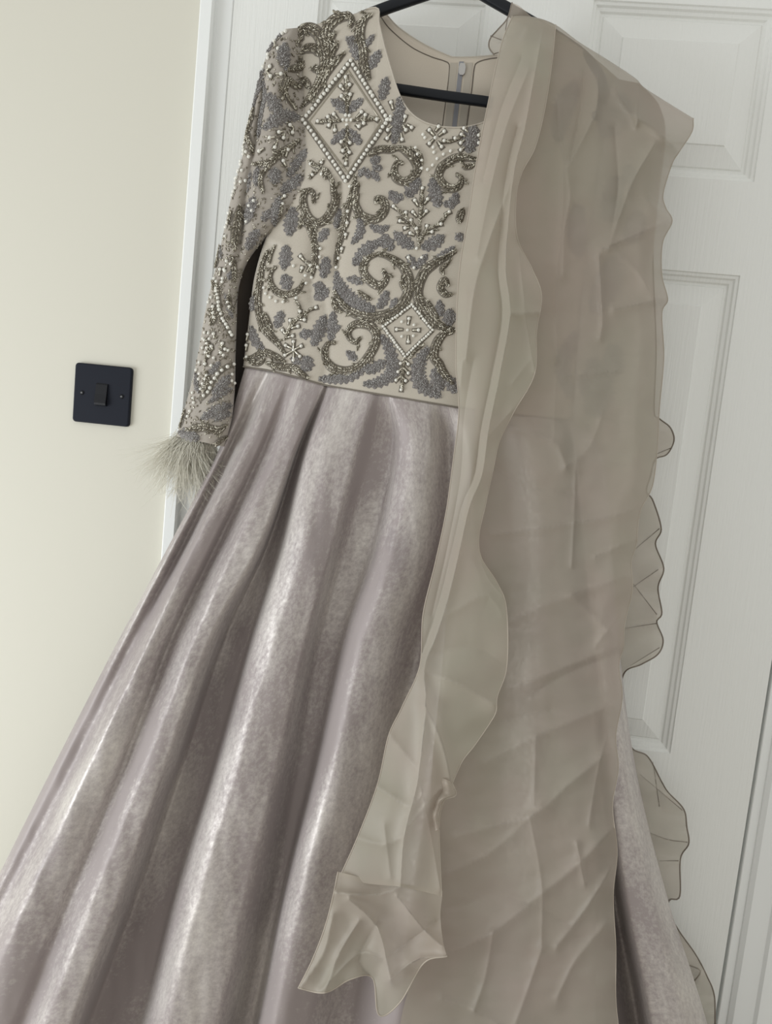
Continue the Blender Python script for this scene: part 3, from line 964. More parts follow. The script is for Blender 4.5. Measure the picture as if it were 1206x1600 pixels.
# --- scrolls on the shoulder and chest
for pts, w in [
    ([(466, 66), (464, 56), (471, 46), (483, 44), (494, 50), (501, 61), (505, 75), (508, 95), (505, 115), (497, 135), (485, 152), (472, 168)], 12),
    ([(546, 43), (550, 33), (543, 25), (531, 26), (519, 35), (511, 46), (510, 60), (514, 76), (513, 96), (506, 118), (493, 140), (480, 158)], 12),
    ([(528, 68), (519, 80), (516, 93)], 9), ([(539, 83), (528, 93), (516, 108), (505, 124)], 8), ([(525, 52), (516, 60), (514, 70)], 8),
    ([(471, 83), (480, 76), (493, 77), (503, 88)], 10), ([(448, 109), (466, 106), (480, 100), (487, 90)], 8), ([(486, 108), (494, 108), (502, 114)], 8),
    ([(581, 23), (572, 28), (564, 41), (562, 58), (567, 80), (569, 100), (577, 125)], 11),
    ([(440, 156), (443, 141), (450, 126), (458, 132), (471, 137)], 9), ([(468, 123), (477, 127), (484, 138)], 8), ([(443, 141), (452, 158), (463, 172)], 6),
    ([(576, 243), (593, 234), (609, 234), (622, 232)], 9),
    ([(630, 256), (621, 254), (616, 266), (619, 278), (631, 284), (645, 278), (652, 266), (647, 250), (638, 240), (625, 232), (612, 235)], 10),
    ([(713, 273), (721, 279), (717, 291), (704, 295), (692, 288), (685, 277), (689, 263), (699, 254), (713, 247), (727, 247), (745, 250)], 10),
    ([(741, 257), (732, 261), (722, 261)], 7),
    ([(491, 318), (489, 302), (480, 299), (474, 310), (476, 327), (483, 341), (495, 349), (507, 344), (518, 330), (524, 313), (521, 298), (519, 280)], 10),
    ([(555, 275), (551, 300), (543, 330), (536, 360), (528, 390), (523, 414)], 9),
    ([(588, 318), (588, 310), (598, 312), (602, 325), (596, 337), (585, 343), (571, 340), (561, 333), (556, 319), (559, 304)], 10),
    ([(467, 357), (472, 349), (482, 353), (488, 367), (492, 386), (492, 410), (488, 432)], 9),
    ([(598, 422), (604, 434), (595, 446), (583, 443), (571, 431), (567, 418), (574, 404), (589, 398)], 10),
    ([(589, 397), (606, 401), (628, 415), (639, 439), (635, 464), (618, 485), (590, 495), (562, 492), (538, 478), (522, 455)], 12),
    ([(712, 392), (696, 402), (677, 413), (662, 427), (653, 452), (656, 474), (670, 495), (687, 509), (710, 516)], 12),
    ([(706, 460), (696, 460), (688, 450), (694, 438), (701, 447)], 9),
    ([(724, 327), (719, 337), (717, 349)], 9),
    ([(563, 528), (555, 535), (545, 526), (547, 513), (560, 506), (578, 509), (588, 523), (586, 539), (575, 558), (560, 574), (540, 580), (520, 575), (510, 563), (508, 547), (514, 536), (524, 536)], 11),
    ([(707, 519), (692, 523), (681, 539), (678, 558), (686, 569), (692, 582), (707, 600)], 11),
    ([(432, 417), (424, 426), (422, 439), (429, 453), (441, 460), (456, 459), (468, 451), (474, 440)], 8),
    ([(419, 392), (411, 410), (406, 440), (403, 475), (410, 508), (422, 524), (435, 538), (445, 552)], 10),
    ([(381, 561), (396, 559), (413, 551), (429, 557), (446, 566)], 9), ([(416, 567), (440, 574), (458, 575), (470, 583), (482, 591)], 9),
    ([(392, 566), (404, 568), (414, 560)], 7), ([(414, 490), (418, 502), (424, 516)], 8),
    ([(625, 440), (630, 446), (634, 456)], 8), ([(520, 466), (524, 480), (534, 488)], 7), ([(668, 470), (672, 482), (684, 500)], 9)]:
    scroll(pts, w, only=bodice if pts[0][0] > 480 else None)

# --- grey thread leaves
for pts, w in [
    ([(541, 60), (551, 66), (556, 80), (559, 94)], 10), ([(584, 56), (577, 64), (571, 74)], 6), ([(593, 80), (585, 95), (578, 107)], 10), ([(604, 122), (600, 140), (596, 156)], 10),
    ([(446, 68), (443, 90), (449, 110)], 12), ([(518, 157), (530, 164), (541, 177)], 9), ([(567, 157), (556, 163), (547, 176)], 9), ([(518, 224), (531, 213), (540, 203)], 9), ([(564, 225), (553, 213), (545, 203)], 9),
    ([(623, 153), (625, 170), (621, 190), (618, 209), (615, 225)], 11), ([(594, 246), (579, 254)], 8), ([(597, 264), (582, 260)], 7), ([(592, 282), (581, 268)], 7), ([(561, 276), (569, 263)], 7), ([(576, 279), (574, 265)], 7),
    ([(470, 246), (481, 235)], 9), ([(656, 280), (645, 292), (637, 308)], 13), ([(609, 299), (618, 309), (630, 307)], 10), ([(742, 197), (736, 217), (733, 239)], 15), ([(675, 279), (680, 300), (685, 324)], 13),
    ([(714, 302), (707, 317), (693, 319)], 10), ([(617, 364), (630, 376), (646, 387)], 12), ([(693, 369), (676, 381), (659, 387)], 13), ([(637, 399), (645, 411), (650, 420)], 8), ([(667, 398), (657, 411), (650, 420)], 8),
    ([(714, 366), (722, 376)], 9), ([(710, 386), (697, 396), (680, 405)], 8), ([(579, 353), (594, 359), (608, 354)], 8), ([(562, 340), (563, 362), (550, 381)], 9), ([(457, 325), (455, 345), (452, 368)], 15), ([(447, 384), (446, 404), (443, 420)], 13),
    ([(499, 377), (506, 366), (513, 358)], 9), ([(510, 402), (508, 418), (504, 434)], 11), ([(531, 328), (528, 342), (524, 356)], 8), ([(552, 414), (564, 400), (579, 385), (592, 381)], 13), ([(590, 382), (602, 376), (613, 391)], 12),
    ([(525, 425), (532, 450), (553, 473), (586, 485)], 15), ([(605, 455), (599, 470), (591, 482)], 10), ([(619, 466), (612, 486)], 8), ([(543, 436), (554, 437), (566, 443)], 8), ([(686, 470), (689, 494)], 9), ([(703, 484), (702, 508)], 14), ([(496, 452), (502, 462), (512, 452)], 13), ([(500, 440), (498, 455)], 12),
    ([(521, 488), (519, 507), (517, 533)], 11), ([(532, 510), (522, 514)], 7), ([(498, 592), (522, 592), (550, 587), (577, 570)], 11), ([(595, 524), (605, 539), (612, 560), (611, 584), (590, 598), (568, 600)], 13), ([(573, 582), (588, 573), (603, 565)], 11), ([(542, 550), (557, 562)], 9),
    ([(668, 544), (655, 567), (653, 588), (661, 604), (688, 619)], 15), ([(678, 576), (683, 594), (690, 610)], 13), ([(698, 588), (705, 600), (714, 613)], 13), ([(443, 430), (452, 452)], 13), ([(441, 487), (436, 500), (432, 512)], 11),
    ([(508, 494), (499, 515), (489, 540)], 13), ([(468, 524), (486, 520)], 10), ([(482, 557), (477, 580)], 14), ([(392, 510), (399, 533), (412, 546)], 10), ([(396, 462), (393, 486)], 9), ([(455, 560), (470, 568)], 7)]:
    leaf(pts, w, only=bodice if pts[0][0] > 480 else None)

# --- pearl diamonds
pearl_line([(548, 96), (606, 188), (541, 283), (475, 188)], 7.4, 2.8, 'pearl_diamond', True, [(544, 110), (596, 190), (543, 270), (483, 190), (544, 110)], only=bodice)
pearl_line([(644, 476), (676, 516), (633, 557), (599, 510)], 4.6, 2.3, 'pearl_diamond', True, only=bodice)
# --- sprigs inside and around them
t2 = lambda pts: tl(460, 90, 6.03, pts)
drops(t2([(487, 550), (522, 553), (460, 595), (498, 597), (538, 595), (497, 640), (487, 190, 487, 245), (440, 275, 472, 312), (523, 262, 500, 305), (447, 370, 487, 412), (528, 355, 513, 408), (225, 605, 272, 615), (320, 565, 347, 600),
         (330, 645, 347, 615), (375, 540, 415, 590), (385, 690, 380, 640), (670, 548, 650, 592), (655, 625, 640, 590), (635, 520, 588, 568), (610, 655, 580, 635), (775, 588, 718, 565), (445, 800, 487, 763), (525, 810, 505, 768), (460, 885, 482, 850), (520, 900, 497, 850), (487, 1005, 490, 948)]), 'bead_flower', bodice)
drops([(611, 161, 614, 171), (610, 183), (604, 188), (603, 194), (610, 188), (606, 204, 613, 198), (605, 217, 611, 209), (633, 183, 631, 191), (634, 204, 629, 196), (643, 200, 636, 195), (628, 219, 626, 209)], 'bead_flower', bodice)
drops([(680, 216), (671, 204, 678, 212), (694, 206, 686, 212), (671, 225, 677, 219), (690, 230, 684, 222), (684, 197, 681, 205), (678, 239), (677, 231), (694, 221, 704, 222), (711, 217, 718, 216)], 'bead_flower', bodice)
drops([(725, 201, 731, 207), (721, 211, 727, 214), (720, 224, 726, 219), (720, 235, 726, 231), (748, 212), (748, 224)], 'bead_flower', bodice)
drops([(661, 211), (664, 216), (649, 232), (652, 242), (659, 252), (659, 264), (668, 266), (683, 249), (693, 242), (704, 237), (676, 259)], 'scattered_pearls', bodice)
drops([(660, 295, 658, 304), (648, 314, 653, 322), (668, 312, 663, 319), (615, 323, 621, 328), (634, 333, 634, 341), (645, 332, 651, 339), (666, 331, 660, 338), (625, 346, 632, 348), (642, 345, 643, 352), (633, 357, 639, 356), (651, 358, 651, 365), (641, 365, 647, 368)], 'bead_sprig', bodice)
drops([(702, 332, 695, 335), (689, 351, 682, 353), (667, 354, 666, 360), (675, 363, 667, 363)], 'bead_sprig', bodice)
drops([(651, 389), (638, 403, 642, 410), (659, 403), (647, 419)], 'bead_sprig', bodice)
drops([(547, 292), (544, 331, 543, 337), (543, 349, 542, 355), (541, 367, 540, 373), (535, 389, 534, 395), (530, 404), (525, 418)], 'pearl_row', bodice)
drops([(486, 257), (503, 255), (489, 274), (503, 273)], 'bead_sprig', bodice)
drops([(470, 401, 476, 408), (459, 416), (472, 419, 470, 425), (485, 415, 480, 424), (477, 431)], 'bead_flower')
drops([(501, 389), (500, 402), (497, 418), (488, 434), (478, 443)], 'scattered_pearls')
drops([(413, 450), (423, 465), (432, 471), (443, 472), (463, 466), (416, 459)], 'scattered_pearls')
drops([(637, 516), (639, 498, 638, 507), (628, 503), (620, 515, 629, 515), (654, 516, 645, 516), (647, 508), (628, 526), (646, 525), (638, 534, 638, 525)], 'bead_flower', bodice)
drops([(626, 568, 634, 564), (638, 569, 634, 564), (622, 581, 630, 574), (638, 583, 630, 574), (619, 594, 627, 587), (634, 595, 627, 587), (627, 609, 628, 598)], 'bead_sprig', bodice)
drops([(494, 481, 484, 484), (469, 487, 468, 496), (476, 500, 469, 499), (454, 501, 454, 509), (466, 510, 456, 513), (442, 516, 447, 523), (458, 525, 450, 527)], 'bead_sprig')
drops([(459, 534, 459, 545), (471, 541, 461, 546), (469, 557, 461, 549), (459, 563, 459, 551), (446, 555, 457, 549), (447, 540, 457, 545), (459, 547)], 'bead_flower')
drops([(386, 523, 384, 532), (382, 540, 381, 548), (386, 558)], 'bead_sprig')

# --- fine stems that tie the sprigs together, and the little petals between motifs
for pts, w in [([(655, 386), (652, 362), (640, 346), (620, 327)], 5), ([(655, 378), (665, 362), (685, 351), (700, 334)], 5), ([(656, 350), (658, 322), (660, 298)], 5),
               ([(543, 122), (543, 150), (543, 180)], 4), ([(498, 190), (520, 190), (536, 189)], 4), ([(550, 189), (570, 188), (590, 186)], 4), ([(543, 198), (542, 225), (542, 256)], 4),
               ([(631, 560), (629, 582), (628, 608)], 5), ([(490, 482), (470, 494), (455, 510), (448, 526)], 4), ([(690, 222), (705, 221), (720, 215)], 4),
               ([(519, 286), (512, 270), (503, 262)], 6), ([(500, 264), (490, 258), (484, 252)], 6), ([(497, 268), (489, 272), (484, 280)], 6), ([(505, 268), (510, 280)], 6), ([(500, 258), (506, 250)], 6),
               ([(560, 288), (556, 300), (554, 318)], 7), ([(640, 232), (655, 240), (660, 258)], 5), ([(460, 500), (452, 515), (446, 530)], 4), ([(476, 408), (484, 414), (488, 424)], 6),
               ([(430, 384), (424, 396), (421, 412)], 5), ([(560, 455), (568, 462), (580, 468)], 6), ([(462, 470), (468, 480), (468, 492)], 4), ([(693, 430), (690, 420), (700, 412)], 6), ([(640, 560), (648, 548), (662, 538)], 5), ([(612, 500), (600, 503), (588, 503)], 5)]:
    scroll(pts, w, name='beaded_stem', only=bodice if pts[0][0] > 480 else None)

# --- sleeve
s_ = sleeveL
drops([(447, 51), (442, 54), (430, 66, 432, 75), (435, 77), (420, 86), (420, 92), (413, 105), (423, 105, 418, 112), (424, 120, 418, 113), (438, 116, 430, 117)], 'bead_sprig', s_)
for pts, w in [([(412, 201), (426, 190), (446, 181), (468, 184)], 12), ([(418, 148), (428, 163), (442, 178)], 12), ([(480, 235), (469, 247), (450, 276)], 10), ([(471, 274), (456, 288), (440, 300)], 12), ([(430, 262), (429, 287)], 12),
               ([(397, 308), (391, 326), (385, 350)], 13), ([(438, 308), (431, 328), (428, 352)], 10), ([(402, 110), (400, 140), (394, 170)], 8), ([(432, 54), (424, 66), (416, 84)], 8), ([(412, 128), (414, 150), (408, 180), (404, 215)], 9), ([(402, 262), (400, 290)], 8), ([(392, 270), (388, 300)], 6),
               ([(404, 360), (394, 374), (386, 390)], 10), ([(420, 330), (410, 345)], 8)]:
    leaf(pts, w, s_)
for pts, w in [([(467, 219), (457, 227), (435, 242), (420, 255), (396, 257)], 8), ([(416, 263), (407, 280), (411, 302)], 7), ([(387, 205), (390, 222), (393, 240)], 7), ([(397, 170), (389, 200), (384, 225)], 8), ([(374, 322), (371, 345), (368, 368), (366, 390)], 11), ([(362, 330), (358, 350)], 7), ([(440, 320), (436, 338)], 6),
               ([(358, 460), (357, 475), (364, 488)], 8), ([(333, 440), (340, 455), (338, 470)], 8), ([(327, 484), (334, 494), (330, 508)], 9), ([(322, 530), (327, 545), (322, 562)], 8), ([(322, 580), (325, 596), (318, 612)], 8), ([(354, 664), (340, 672), (318, 668), (292, 672)], 10), ([(354, 682), (342, 690), (335, 697)], 7),
               ([(290, 640), (286, 655), (282, 668)], 7), ([(345, 384), (342, 400), (338, 418)], 7), ([(362, 400), (366, 420), (365, 440)], 7)]:
    scroll(pts, w, only=s_)
drops([(452, 196, 458, 200), (456, 208, 458, 201), (435, 207, 441, 206), (442, 216, 444, 209), (422, 216, 430, 216), (429, 231, 432, 224), (406, 237, 413, 233)], 'bead_sprig', s_)
drops([(449, 235, 446, 245), (442, 252, 446, 260), (444, 307, 438, 312), (441, 319)], 'bead_sprig', s_)
drops([(397, 314), (394, 330), (386, 347), (390, 322)], 'scattered_pearls', s_)
drops([(330 + x / 10, 200 + y / 10) for x, y in ((520, 240), (555, 380), (445, 415), (585, 455), (455, 525), (470, 570), (405, 580), (490, 670), (440, 670), (410, 690), (375, 800), (410, 785), (465, 850), (390, 870), (520, 825), (390, 945), (345, 1055), (360, 1000), (290, 1340), (265, 1490), (245, 1555), (500, 300), (480, 350))], 'scattered_pearls', s_)
t9 = lambda pts: tl(270, 330, 8.42, pts)
t10 = lambda pts: tl(270, 500, 8.42, pts)
drops(t9([(745, 30), (730, 150), (705, 215), (700, 335), (715, 660), (760, 695), (690, 790), (680, 770), (630, 770, 620, 850), (555, 890), (580, 930), (655, 935), (660, 890), (575, 1020), (515, 1140), (480, 1200), (535, 1345), (545, 1400), (535, 1260, 530, 1310), (720, 1200), (740, 1260)]), 'scattered_pearls', s_)
pearl_line(t9([(580, 1050), (600, 1150), (615, 1300), (650, 1410), (720, 1535)]) + t10([(745, 165), (790, 235)]), 6.5, 2.7, 'pearl_row', only=s_)
pearl_line(t10([(790, 585), (715, 612), (648, 660), (590, 710), (553, 770), (513, 825), (490, 890), (460, 950), (413, 1000), (343, 1060)]), 8.5, 2.9, 'pearl_row', only=s_)
drops(t10([(430, 170), (480, 175), (545, 185, 550, 240), (490, 250), (410, 250), (430, 270), (515, 350, 530, 390), (455, 370), (400, 370), (480, 480), (430, 580, 430, 540), (545, 500), (510, 600), (360, 560), (460, 310), (440, 430)]), 'bead_flower', s_)
drops(t10([(655, 310, 645, 350), (685, 385, 735, 395), (630, 430), (665, 465), (720, 400)]), 'bead_sprig', s_)
drops(t10([(360, 710), (450, 730), (350, 780), (430, 780), (375, 910), (400, 840), (320, 660)]), 'bead_flower', s_)
drops(t10([(770, 715), (765, 800), (800, 830), (270, 960), (275, 1030), (285, 1090), (235, 1200), (205, 1270)]), 'scattered_pearls', s_)
for pts, w in [(t10([(740, 740), (640, 870), (530, 980)]), 11), (t10([(770, 1120), (600, 1180), (380, 1290)]), 11), (t10([(770, 900), (640, 980), (480, 1080)]), 6), (t10([(760, 1230), (640, 1260), (560, 1330)]), 8),
               (t10([(80, 1480), (200, 1500), (340, 1570)]), 12), (t10([(620, 560), (540, 640), (480, 720)]), 7), (t10([(300, 700), (310, 860), (350, 960)]), 7), (t9([(690, 1100), (740, 1250), (780, 1400)]), 6), (t9([(600, 480), (640, 620)]), 7), (t9([(760, 800), (740, 900)]), 6)]:
    leaf(pts, w, s_)
# loose seed beads worked all over the sleeve net
acc = Acc()
for k in range(1100):
    py = rng.uniform(60, 690)
    R_ = np.array(LS)
    lx, rx = np.interp(py, R_[:, 1], R_[:, 0]), np.interp(py, R_[:, 5], R_[:, 4])
    h = hit(rng.uniform(lx + 1, rx - 1), py, s_)
    if h:
        mpp = h[2] / FPX
        t, sd = frame_at(h[0], rng.normal(0, 1, 3), h[1])
        acc.put('bugle', h[0] + h[1] * 0.9 * mpp, (t, sd, h[1]), rng.uniform(1.2, 2.6) * mpp, 0.95 * mpp, 0.95 * mpp, int(rng.choice([1, 2, 2, 3])))
o_ = acc.build('seed_beads', BEADS, s_)
tag(o_, kind='stuff')
# the covered sleeve carries the same leaves, glimpsed through the organza
for pts, w in [([(975, 150), (960, 180), (948, 215)], 26), ([(985, 260), (965, 300), (950, 345)], 24), ([(1000, 330), (985, 380)], 18), ([(965, 400), (945, 450), (930, 490)], 24), ([(960, 540), (945, 590), (925, 650)], 30), ([(930, 560), (915, 620)], 20)]:
    leaf(pts, w, sleeveR)
for pts, w in [([(905, 320), (900, 360), (905, 400)], 22), ([(900, 130), (880, 170), (870, 220)], 20), ([(800, 430), (830, 480), (820, 540)], 16), ([(900, 520), (880, 570), (890, 620)], 18)]:
    leaf(pts, w, bodice)

# feather trim at the cuff: fine barbs, far too many to count
V, F = [], []
def barb(p0, ang, ln, droop, depth, r):
    q = []
    n = 9
    for k in range(n):
        t = k / (n - 1)
        a = ang + droop * t
        if k == 0: x, y = p0
        else:
            x += math.cos(a) * ln / (n - 1); y += math.sin(a) * ln / (n - 1)
        q.append(P(x, y, p0d - depth * math.sin(t * 1.8)))
    vv_, ff_ = tube_vf(q, np.linspace(r, r * 0.35, n), 3, len(V), False)
    V.extend(vv_); F.extend(ff_)
for k in range(1400):
    t = rng.random()
    x0, y0 = 278 + 58 * t + rng.normal(0, 2), 679 + 19 * t + rng.normal(0, 3)
    p0d = -0.084 - 0.016 * math.sin(math.pi * t) * rng.random()
    ang = math.radians(130 - 36 * t + rng.normal(0, 18))
    ln = rng.uniform(38, 104) * (1.0 if rng.random() < 0.97 else 1.25)
    barb((x0, y0), ang, ln, rng.normal(-0.25, 0.45), rng.uniform(-0.02, 0.022) * (1 - t) - 0.012 * t, rng.uniform(0.00022, 0.00046))
for (x0, y0, a, ln, dr) in [(285, 690, 170, 62, -0.9), (285, 695, 185, 48, -0.5), (275, 735, 128, 80, 0.15), (262, 740, 134, 50, .1), (272, 740, 95, 75, -0.9), (290, 755, 150, 45, .2), (282, 685, 200, 40, -0.8), (272, 700, 165, 40, 0.7), (278, 740, 100, 70, 0.0)]:
    p0d = -0.09
    barb((x0, y0), math.radians(a), ln, dr, 0.01, 0.00045)
o_ = mesh_py('feather_cuff', V, F, M['feather'], sleeveL)
tag(o_, kind='stuff')

# ------------------------------------------------------------------ dupatta (scarf)
scarf = tag(empty('dupatta', tuple(P(860, 60, -0.07))), 'sheer beige organza scarf with ruffled edges draped over one shoulder', 'scarf')
def yB(py):
    return np.interp(py, [30, 120, 250, 400, 650, 850, 1000, 1200, 1400, 1600, 1800],
                     [-.080, -.112, -.130, -.138, -.150, -.168, -.184, -.204, -.222, -.236, -.250])

# rear layer: the broad panel
B_top = [(802, 26), (835, 28), (868, 40), (905, 67), (950, 95), (992, 123), (1003, 135), (1020, 147), (1060, 172), (1083, 186)]
B_right = [(1083, 186), (1081, 206), (1062, 236), (1050, 256), (1036, 303), (1040, 325), (1050, 346), (1035, 380), (1034, 430), (1043, 468), (1034, 490), (1037, 560),
           (1030, 640), (1027, 700), (1019, 760), (1000, 800), (994, 850), (986, 880), (988, 920), (976, 975), (974, 1010), (967, 1040), (972, 1090), (962, 1150), (966, 1200), (957, 1260), (964, 1330), (958, 1400), (962, 1480), (962, 1560), (968, 1640), (966, 1800)]
B_left = [(802, 26), (775, 130), (755, 300), (745, 450), (745, 600), (735, 750), (705, 900), (690, 1050), (675, 1200), (670, 1350), (668, 1460), (640, 1540), (622, 1620), (600, 1800)]
S3, U3, V3 = coons(B_top, [(600, 1800), (700, 1790), (850, 1805), (966, 1800)], B_left, B_right, 190, 420)
X3, Y3 = S3[..., 0], S3[..., 1]
B_creases = [
    ([(767, 834), (828, 827), (893, 818), (968, 804), (1000, 790)], -.0075, 22), ([(790, 973), (851, 945), (889, 931), (987, 898)], -.0075, 24),
    ([(893, 931), (968, 1001)], -.004, 16), ([(800, 1075), (884, 1043), (968, 1010)], -.007, 22), ([(900, 720), (896, 823), (893, 884)], -.004, 9),
    ([(936, 400), (941, 500), (938, 527)], -.007, 9), ([(886, 263), (891, 308), (882, 362), (880, 430)], -.006, 10),
    ([(834, 1083), (885, 1051), (967, 1019)], .005, 14), ([(837, 1152), (834, 1254)], -.005, 12), ([(713, 1305), (834, 1273), (885, 1229), (955, 1171)], -.009, 24),
    ([(688, 1368), (770, 1330), (846, 1260)], -.006, 18), ([(700, 1490), (770, 1457), (834, 1407), (897, 1356), (961, 1292)], -.009, 22),
    ([(869, 1480), (916, 1419), (955, 1356)], -.008, 12), ([(901, 1318), (913, 1381)], -.006, 9), ([(740, 1580), (758, 1527), (770, 1457)], -.006, 12),
    ([(828, 1280), (846, 1381), (846, 1483)], -.004, 10), ([(950, 389), (986, 290), (1022, 226)], -.010, 14), ([(960, 140), (985, 178), (1022, 204), (1058, 235)], -.010, 12),
    ([(891, 254), (920, 200), (932, 172), (936, 104)], -.009, 14), ([(1000, 131), (995, 195)], -.010, 9), ([(959, 484), (1040, 466)], -.007, 12),
    ([(940, 390), (1049, 344)], -.007, 14), ([(795, 668), (865, 691), (884, 729)], -.006, 14), ([(880, 590), (960, 582)], -.003, 8), ([(884, 729), (920, 700), (940, 650)], -.003, 12),
    ([(865, 691), (868, 600), (885, 560)], -.002, 14), ([(760, 1190), (840, 1150), (960, 1100)], -.006, 20), ([(770, 1130), (860, 1110)], .004, 14),
    ([(870, 160), (880, 300), (868, 450), (870, 560)], -.006, 16), ([(910, 110), (905, 180), (890, 250)], .006, 12), ([(960, 200), (965, 300), (950, 389)], .005, 14),
    ([(955, 388), (1000, 430), (1035, 500)], -.004, 14), ([(700, 1420), (790, 1400), (900, 1450)], .004, 22), ([(846, 1483), (820, 1560), (790, 1640)], -.006, 14),
    ([(870, 1560), (900, 1500), (950, 1440)], -.006, 14), ([(690, 1560), (760, 1590), (820, 1640)], -.005, 14), ([(770, 730), (820, 760), (896, 770)], .004, 16),
    ([(930, 870), (1000, 840)], -.005, 10), ([(930, 1010), (970, 960)], -.004, 10), ([(920, 1290), (935, 1200), (950, 1150)], -.004, 9)]
Yc = yB(Y3) + creases(X3, Y3, [(p, a * 0.85, w * 0.6) for p, a, w in B_creases]) + 0.003 * fnoise(X3, Y3, 0.012, 0.012, 4.0) + 0.0016 * fnoise(X3, Y3, 0.03, 0.05, 6.0)
Yc += (np.clip(U3 - 0.86, 0, 1) / 0.14) ** 2 * np.interp(Y3, [100, 300, 800, 1600], [.026, .028, .02, .01])      # falls away over the sleeve
Yc += 0.004 * np.sin(Y3 * 0.055 + 3 * np.sin(Y3 * 0.013)) * (np.clip(U3 - 0.9, 0, 1) / 0.1)                       # rippled selvedge
wtop = smooth01(V3 / 0.028)
Yc = (-0.092) * (1 - wtop) + Yc * wtop
def over_shoulder(Xg, Yg, Zg, n=7, back=-0.044):
    # rows that roll back over the shoulder behind the top edge
    ex, ey, ez = [], [], []
    for k in range(n, 0, -1):
        a = k / n
        ex.append(Xg[0]); ey.append(Yg[0] + 1.5 * a - 2.2 * math.sin(a * 2.2)); ez.append(Zg[0] + (back - Zg[0]) * a)
    return np.vstack([ex, Xg]), np.vstack([ey, Yg]), np.vstack([ez, Zg])
X3, Y3, Yc = over_shoulder(X3, Y3, Yc)
SB = PA(X3, Y3, Yc).reshape(*X3.shape, 3)
grid_mesh('rear_layer', SB, M['organza'], scarf)
tube('hem', SB[:, -1], 0.0006, M['hem'], scarf, 5)

# front layer: narrow fold with its own loose frill
A_top = [(800, 26), (820, 26), (842, 30), (868, 40)]
A_left = [(800, 26), (783, 70), (765, 150), (745, 250), (733, 330), (717, 430), (712, 560), (717, 640), (708, 720), (697, 800), (680, 880), (661, 960), (656, 1040), (628, 1105), (607, 1150), (590, 1225), (560, 1305), (532, 1368)]
A_right = [(868, 40), (863, 90), (852, 165), (836, 230), (815, 270), (806, 310), (808, 372), (831, 420), (846, 462), (838, 520), (835, 585), (802, 645), (780, 690), (771, 730), (758, 790), (748, 838), (752, 872), (776, 910), (791, 950), (792, 1040), (777, 1088), (775, 1112), (764, 1132), (742, 1164), (722, 1190), (706, 1225), (690, 1262), (686, 1300), (690, 1400)]
S4, U4, V4 = coons(A_top, [(532, 1368), (570, 1380), (627, 1386), (690, 1400)], A_left, A_right, 110, 400)
X4, Y4 = S4[..., 0], S4[..., 1]
seamA = [(848, 48), (835, 120), (820, 200), (805, 260), (796, 330), (790, 420), (797, 490), (782, 580), (764, 668), (753, 743), (734, 790), (720, 851), (701, 931), (682, 992), (663, 1043), (665, 1102), (653, 1216), (632, 1305), (626, 1384)]
A_creases = [
    (seamA, -.011, 9), ([(x - 12, y) for x, y in seamA[2:-4]], .006, 8), ([(796, 290), (760, 389), (741, 453), (728, 560)], -.007, 10), ([(825, 110), (790, 200), (765, 300), (745, 400)], -.006, 12),
    ([(815, 90), (780, 180), (755, 280)], .005, 10), ([(800, 490), (845, 488)], -.007, 6), ([(808, 310), (812, 400), (820, 480)], -.006, 10), ([(820, 490), (828, 540), (836, 580)], -.006, 8),
    ([(800, 600), (830, 560)], -.004, 10), ([(740, 560), (725, 650), (720, 740), (700, 850), (675, 960)], .004, 12), ([(750, 870), (760, 900), (785, 930)], -.006, 10), ([(700, 960), (760, 930), (785, 960)], -.004, 14),
    ([(664, 1050), (720, 1070), (771, 1100)], -.009, 16), ([(665, 1102), (690, 1160), (705, 1225)], -.010, 10), ([(610, 1150), (650, 1200)], -.005, 12), ([(590, 1230), (640, 1260), (660, 1240)], -.006, 12),
    ([(560, 1310), (600, 1320), (632, 1305)], -.005, 12), ([(640, 1290), (680, 1240), (700, 1225)], -.007, 10), ([(655, 1216), (672, 1300), (688, 1390)], -.007, 10), ([(600, 1290), (610, 1370)], -.004, 10),
    ([(730, 460), (720, 600)], -.003, 10), ([(680, 1020), (740, 1010), (788, 1040)], .004, 18), ([(765, 680), (800, 640)], -.005, 10)]
Y4d = yB(Y4) - 0.016 - 0.010 * np.sin(np.pi * U4) + creases(X4, Y4, A_creases) + 0.003 * fnoise(X4, Y4, 0.016, 0.012, 14.0)
Y4d += 0.004 * np.sin(Y4 * 0.05 + 2 * np.sin(Y4 * 0.017)) * smooth01((U4 - 0.7) / 0.3)
w4 = smooth01(V4 / 0.03)
Y4d = -0.098 * (1 - w4) + Y4d * w4
X4, Y4, Y4d = over_shoulder(X4, Y4, Y4d)
SA = PA(X4, Y4, Y4d).reshape(*X4.shape, 3)
grid_mesh('front_fold', SA, M['organza_fold'], scarf)
tube('hem', SA[:, -1], 0.0007, M['hem'], scarf, 5)
tube('hem', SA[:, 0], 0.0007, M['hem'], scarf, 5)

